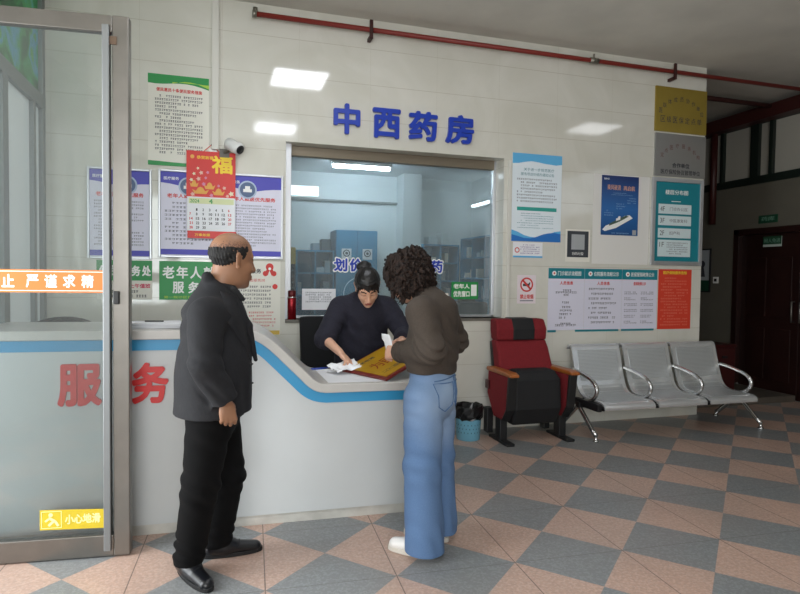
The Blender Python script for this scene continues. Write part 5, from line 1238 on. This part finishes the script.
    F.cone(P(-.010, -.135, 1.262), P(-.010, .135, 1.262), .070, .070, .05); F.cone(P(-.005, 0, 1.25), P(.045, 0, 1.355), .105, .066, .05, cuts=((P(.05, 0, 1.368), tuple(f*.45+up)),))
    for s_, e_, w_ in ((ls, le, lw), (rs, re, rw)):
        wv = np.array(w_)-np.array(e_); F.cone(s_, e_, .077, .066, .04); F.cone(e_, tuple(np.array(w_)+wv*.1), .064, .050, .025, cuts=((w_, wv),))
        F.cone(tuple(np.array(w_)-wv*.12), tuple(np.array(w_)+wv*.1), .052, .050, .004, cuts=((w_, wv),))
        F.folds(e_, .15, np.array(w_)-np.array(s_), .006, .055, .3, 1.5); F.folds(w_, .13, wv, .0055, .036, 0, .8)
    F.cone(P(0, 0, .965), P(0, 0, .988), .160, .160, .012, sq=(f, .76), cuts=((P(0, 0, .955), (0, 0, -1)),))
    F.cone(P(.085, 0, 1.46), P(.03, 0, 1.33), .055, .055, .004, None, 's')
    F.folds(P(-.1, .03, 1.0), .2, (0.2, 0, 1), .006, .09, .6, 1.6); F.folds(P(-.1, .10, 1.15), .16, (.5, .4, .8), .005, .08, 0, 1.4); F.folds(P(-.08, -.10, 1.12), .18, (-.4, .3, .8), .005, .09, 1, 1.4)
    field_object(F, 'sweater', mat('brown_knit', '#40372f', 0.9, noise=0.18, nscale=110, bump=0.2), t, it=2)
    tg = P(-.062, -.004, 1.352); MB().box(tg[0]-.022, tg[0]+.022, tg[1]-.008, tg[1]+.004, tg[2]-.010, tg[2]+.006).build('neck_tag', mat('pale_tag', '#c9c4ba', 0.6), t)
    # jeans
    F = Field((.22, -2.52, .0), (.92, -1.90, 1.06)); 
    F.cone(P(-.002, 0, 1.0), P(-.012, 0, .84), .140, .158, 0, sq=(f, .78), cuts=((P(0, 0, 1.01), (0, 0, 1)),))
    for L_, ph in ((la, 0.0), (ra, 1.2)):
        h_, k_, a_ = [np.array(q) for q in L_]; F.cone(h_, k_, .108, .094, .02); F.cone(k_, (a_[0], a_[1], .0)-f*.005, .094, .104, .03, cuts=(((0, 0, .030+.028*(ph > 0)), (0, 0, -1)),))
        F.folds(k_+np.array([0, 0, .02]), .2, (.3, .3, 1), .005, .10, ph, 1.5); F.folds((a_[0], a_[1], .14), .17, (.6, .5, .4), .006, .09, ph, 1.4); F.folds((h_[0], h_[1], .72), .16, (.5, .3, .8), .005, .075, ph, 1.2)
    jm = bpy.data.materials.new('blue_denim'); jm.use_nodes = True; nt = jm.node_tree; bs = nt.nodes['Principled BSDF']; N = nt.nodes.new; L = nt.links.new
    tc = N('ShaderNodeTexCoord'); nz = N('ShaderNodeTexNoise'); nz.inputs['Scale'].default_value = 220; L(tc.outputs['Object'], nz.inputs['Vector'])
    n2 = N('ShaderNodeTexNoise'); n2.inputs['Scale'].default_value = 5; n2.inputs['Detail'].default_value = 4; L(tc.outputs['Object'], n2.inputs['Vector'])
    m1 = N('ShaderNodeMix'); m1.data_type = 'RGBA'; m1.inputs[6].default_value = (*lin('#48648a'), 1); m1.inputs[7].default_value = (*lin('#5c799f'), 1); L(nz.outputs['Fac'], m1.inputs[0])
    geo = N('ShaderNodeNewGeometry'); vd = N('ShaderNodeVectorMath'); vd.operation = 'DISTANCE'; vd.inputs[1].default_value = (.60, -2.26, .80); L(geo.outputs['Position'], vd.inputs[0])
    mr = N('ShaderNodeMapRange'); mr.inputs[1].default_value = .05; mr.inputs[2].default_value = .30; mr.inputs[3].default_value = .7; mr.inputs[4].default_value = 0; L(vd.outputs['Value'], mr.inputs[0])
    mu = N('ShaderNodeMath'); mu.operation = 'MULTIPLY'; L(mr.outputs[0], mu.inputs[0]); L(n2.outputs['Fac'], mu.inputs[1]); ad = N('ShaderNodeMath'); ad.operation = 'MULTIPLY'; ad.inputs[1].default_value = 1.6; L(mu.outputs[0], ad.inputs[0])
    m2 = N('ShaderNodeMix'); m2.data_type = 'RGBA'; L(ad.outputs[0], m2.inputs[0]); L(m1.outputs[2], m2.inputs[6]); m2.inputs[7].default_value = (*lin('#a3b6ca'), 1)
    L(m2.outputs[2], bs.inputs['Base Color']); bs.inputs['Roughness'].default_value = 0.85
    j = field_object(F, 'jeans', jm, t, it=2)
    dn = mat('denim_seam', '#3f5f86', 0.9)
    from mathutils.bvhtree import BVHTree
    bv = BVHTree.FromPolygons([v.co[:] for v in j.data.vertices], [tuple(q.vertices) for q in j.data.polygons])
    def on_cloth(a, z, off=.0015):   # a: sideways from the middle of the back
        o = Vector(P(-.4, a, z)); h = bv.ray_cast(o, Vector(tuple(f)))[0]; return (h-Vector(tuple(f))*off) if h else o
    for b0 in (.078, -.070):      # back pockets
        o = [(-.058, .06), (-.02, .06), (.02, .06), (.058, .06), (.055, .0), (.052, -.055), (.026, -.072), (0, -.085), (-.026, -.072), (-.052, -.055), (-.055, 0)]
        MB().tube([on_cloth(b0+x, .845+y) for x, y in o], .0028, 6, closed=True).build('pocket_seam', dn, j)
    MB().tube([on_cloth(.13*(k/6-1), .935-.018*abs(k/6-1)) for k in range(13)], .0028, 6).build('yoke_seam', dn, j)
    MB().tube([on_cloth(.004, .935-.02*k) for k in range(8)], .0026, 6).build('back_seam', dn, j)
    # shoes
    wm = mat('white_trainer', '#dedcd8', 0.5)
    for a_ in (la[2], ra[2]):
        A_ = np.array([a_[0], a_[1], 0]); H_ = A_-f*.055; q = lambda s, z, b=0: tuple(H_+f*s+l*b+np.array([0, 0, z]))
        F = Field(tuple(np.minimum(H_, H_+f*.27)-.09+np.array([0, 0, .09])), tuple(np.maximum(H_, H_+f*.27)+np.array([.09, .09, .15])), .003)
        F.cone(q(.035, .055), q(.12, .05), .040, .040, 0); F.cone(q(.12, .048), q(.215, .036), .041, .036, .02, sq=((0, 0, 1), .85)); F.cone(q(.05, .10), q(.09, .06), .042, .044, .03)
        F.cut((0, 0, .016), (0, 0, -1)); F.cut((0, 0, .115), (0, 0, 1))
        s_ = field_object(F, 'shoe', wm, t)
        sole('sole', mat('off_white_rubber', '#c9c4ba', 0.6), s_, q(-.008, 0)[:2], q(.258, 0)[:2], .036, .042, .026, 0.001)
    return t
woman()

# ---------------------------------------------------------------- woman behind the counter
def staff():
    t = thing('person', (0.47, -0.87, 0), 'woman with a black hair bun in a navy sweater bending over behind the low counter', 'person')
    T = frame((.462, -1.065, 1.372), -97, 42, 4); sc = 1.05
    F = Field((.0, -1.56, -.02), (.95, -.62, 1.60))
    head(F, T, sc, 1.0)
    F.cone((.475, -.935, 1.25), (.468, -1.005, 1.34), .052, .047, .03)
    F.cone((.465, -.84, .90), (.472, -.905, 1.15), .115, .12, .03, sq=((0, 1, 0), .75)); F.cone((.34, -.92, 1.22), (.61, -.92, 1.22), .05, .05, .05)
    rs, re, rw = (.295, -.925, 1.215), (.168, -1.045, 1.005), (.232, -1.262, .935)
    ls, le, lw = (.65, -.925, 1.215), (.748, -1.03, 1.03), (.665, -1.235, 1.00)
    for s_, e_, w_ in ((rs, re, rw), (ls, le, lw)): F.cone(s_, e_, .04, .036, .03); F.cone(e_, w_, .037, .025, .02)
    hand(F, (.236, -1.272, .93), (.42, -.72, -.50), (.05, -.45, -.88), (1, .3, 0), .92, (.35, .55, .35), .5, .06)
    hand(F, (.660, -1.245, 1.00), (-.35, -.90, -.15), (-.55, .2, -.8), (-.6, 0, .6), .92, (.5, .7, .4), .5, .03)
    la = ((.55, -.84, .80), (.55, -.85, .45), (.55, -.82, .08)); ra = ((.385, -.84, .80), (.385, -.85, .45), (.385, -.82, .08))
    for L_ in (la, ra): leg(F, *L_, (.08, .05, .032)); F.cone((L_[2][0], L_[2][1], .05), (L_[2][0], L_[2][1]-.13, .04), .03, .022, .02)
    field_object(F, 'body', skin('light_skin', '#d9ab91', '#a85e54'), t, face_mats(T, sc, True))
    F = Field((.28, -1.28, 1.22), (.66, -.80, 1.66), .003)
    F.ell((-.012, 0, .040), (.105, .087, .089), 0, T=T, sc=sc, cuts=(((.062, 0, .03), (.80, 0, -.60)), ((0, 0, -.025), (.3, 0, -.95))))
    F.ell((-.05, 0, -.01), (.062, .076, .07), .03, T=T, sc=sc)
    pass
    rnd = random.Random(3)
    for k in range(13):
        y = -.050+.0083*k; d_ = .052+.012*math.cos(k*1.7)-.028*((k-6)/6)**2; F.cone((.080-.004*abs(k-6), y, .080), (.100-.0045*abs(k-6), y*1.15+.006, d_-.012), .0085, .0035, .004, T=T, sc=sc)
    for s in (-1, 1):
        for k in range(3): F.cone((.060-.012*k, s*.060, .060), (.062-.018*k, s*(.070+.002*k), -.004-.010*k), .010, .004, .005, T=T, sc=sc)
    F.ell((-.098, -.014, .098), (.034, .042, .036), .006, T=T, sc=sc); F.cone((-.095, -.045, .092), (-.108, .012, .092), .024, .022, .01, T=T, sc=sc)
    F.noise(.0013, 210, 4)
    field_object(F, 'hair', mat('black_hair', '#0e0c0d', 0.36, noise=0.3, nscale=70, spec=0.5), t)
    F = Field((.0, -1.40, .74), (.95, -.60, 1.38)); hem = ((0, 0, .765), (0, 0, -1))
    F.cone((.462, -.835, .80), (.466, -.862, 1.0), .188, .192, 0, sq=((0, 1, 0), .70), cuts=(hem,)); F.cone((.466, -.862, 1.0), (.472, -.910, 1.16), .192, .182, .04, sq=((0, 1, 0), .74), cuts=(hem,))
    F.cone((.335, -.918, 1.212), (.612, -.918, 1.212), .074, .074, .05); F.cone((.472, -.905, 1.20), (.470, -.972, 1.295), .11, .064, .05, cuts=(((.469, -.985, 1.312), (0, -.5, .86)),))
    for s_, e_, w_, fr in ((rs, re, rw, .22), (ls, le, lw, .85)):
        e2_ = np.array(e_)+(np.array(w_)-np.array(e_))*fr; wv = np.array(w_)-np.array(e_)
        F.cone(s_, e_, .080, .072, .04); F.cone(e_, e2_+wv*.2, .071, .056, .02, cuts=((e2_, wv),)); F.folds(e_, .13, wv+np.array([0, 0, .1]), .003, .055, .4, 1.8)
        F.folds(np.array(s_)*.5+np.array(e_)*.5, .13, np.array(e_)-np.array(s_), .002, .07, .4, 1.8)
    F.cone((.468, -1.02, 1.37), (.473, -.94, 1.26), .054, .052, .004, None, 's')
    F.folds((.47, -1.0, 1.0), .22, (.2, .2, 1), .005, .085, .2, 1.8); F.folds((.36, -1.0, 1.08), .15, (.7, 0, .7), .005, .07, .2, 1.4)
    F.noise(.0007, 160, 6)
    field_object(F, 'sweater', mat('navy_knit', '#20202e', 0.9, noise=0.2, nscale=90, bump=0.25), t, it=2)
    F = Field((.20, -1.05, .03), (.74, -.62, .92))
    F.cone((.468, -.835, .85), (.468, -.84, .78), .155, .155, 0, sq=((0, 1, 0), .72))
    for h_, k_, a_ in (la, ra): F.cone(h_, k_, .10, .078, .02); F.cone(k_, (a_[0], a_[1], .05), .078, .065, .03, cuts=(((0, 0, .06), (0, 0, -1)),))
    field_object(F, 'trousers', MATS['black_trousers'], t)
    for a_ in (la[2], ra[2]):
        F = Field((a_[0]-.07, a_[1]-.24, .0), (a_[0]+.07, a_[1]+.10, .13), .004); F.cone((a_[0], a_[1]+.02, .045), (a_[0], a_[1]-.16, .035), .042, .034, 0); F.cone((a_[0], a_[1], .09), (a_[0], a_[1]-.03, .05), .04, .04, .02); F.cut((0, 0, .003), (0, 0, -1))
        field_object(F, 'shoe', MATS['black_shoe_leather'], t)
    return t
staff()

# ---- the tissue and the slip of paper in their hands
def crumple(name, label, cat, c, ux, uy, nx, ny, amp, seed, m):
    rnd = np.random.RandomState(seed); ux, uy = np.array(ux, float), np.array(uy, float); up = np.cross(ux, uy); up /= np.linalg.norm(up); b = MB(); G = []
    ph = rnd.uniform(0, 6, 6)
    for i in range(nx+1):
        row = []
        for j in range(ny+1):
            s, q = i/nx-.5, j/ny-.5; h_ = amp*(math.sin(9*s+7*q+ph[0])*.5+math.sin(15*s-11*q+ph[1])*.35+math.sin(23*q+6*s+ph[2])*.3)+rnd.normal()*amp*.12
            p = np.array(c)+ux*s+uy*q+up*h_; row.append(b.V(tuple(p)))
        G.append(row)
    for i in range(nx):
        for j in range(ny): b.F([G[i][j], G[i+1][j], G[i+1][j+1], G[i][j+1]])
    o = b.build(name, m, None, True); s_ = o.modifiers.new('thickness', 'SOLIDIFY'); s_.thickness = 0.0012
    tag(o, label, cat); return o
M_TIS = mat('white_tissue', '#eef0f4', 0.7)
crumple('tissue', 'white tissue under the right hand of the woman in navy', 'tissue', (.250, -1.355, .858), (.19, .06, .02), (-.05, .125, .03), 16, 12, .013, 5, M_TIS)
crumple('paper_slip', 'white slip of paper in the hands of the woman in brown', 'paper', (.345, -2.02, 1.085), (-.025, .075, .0), (-.02, .03, .085), 6, 6, .004, 8, M_TIS)
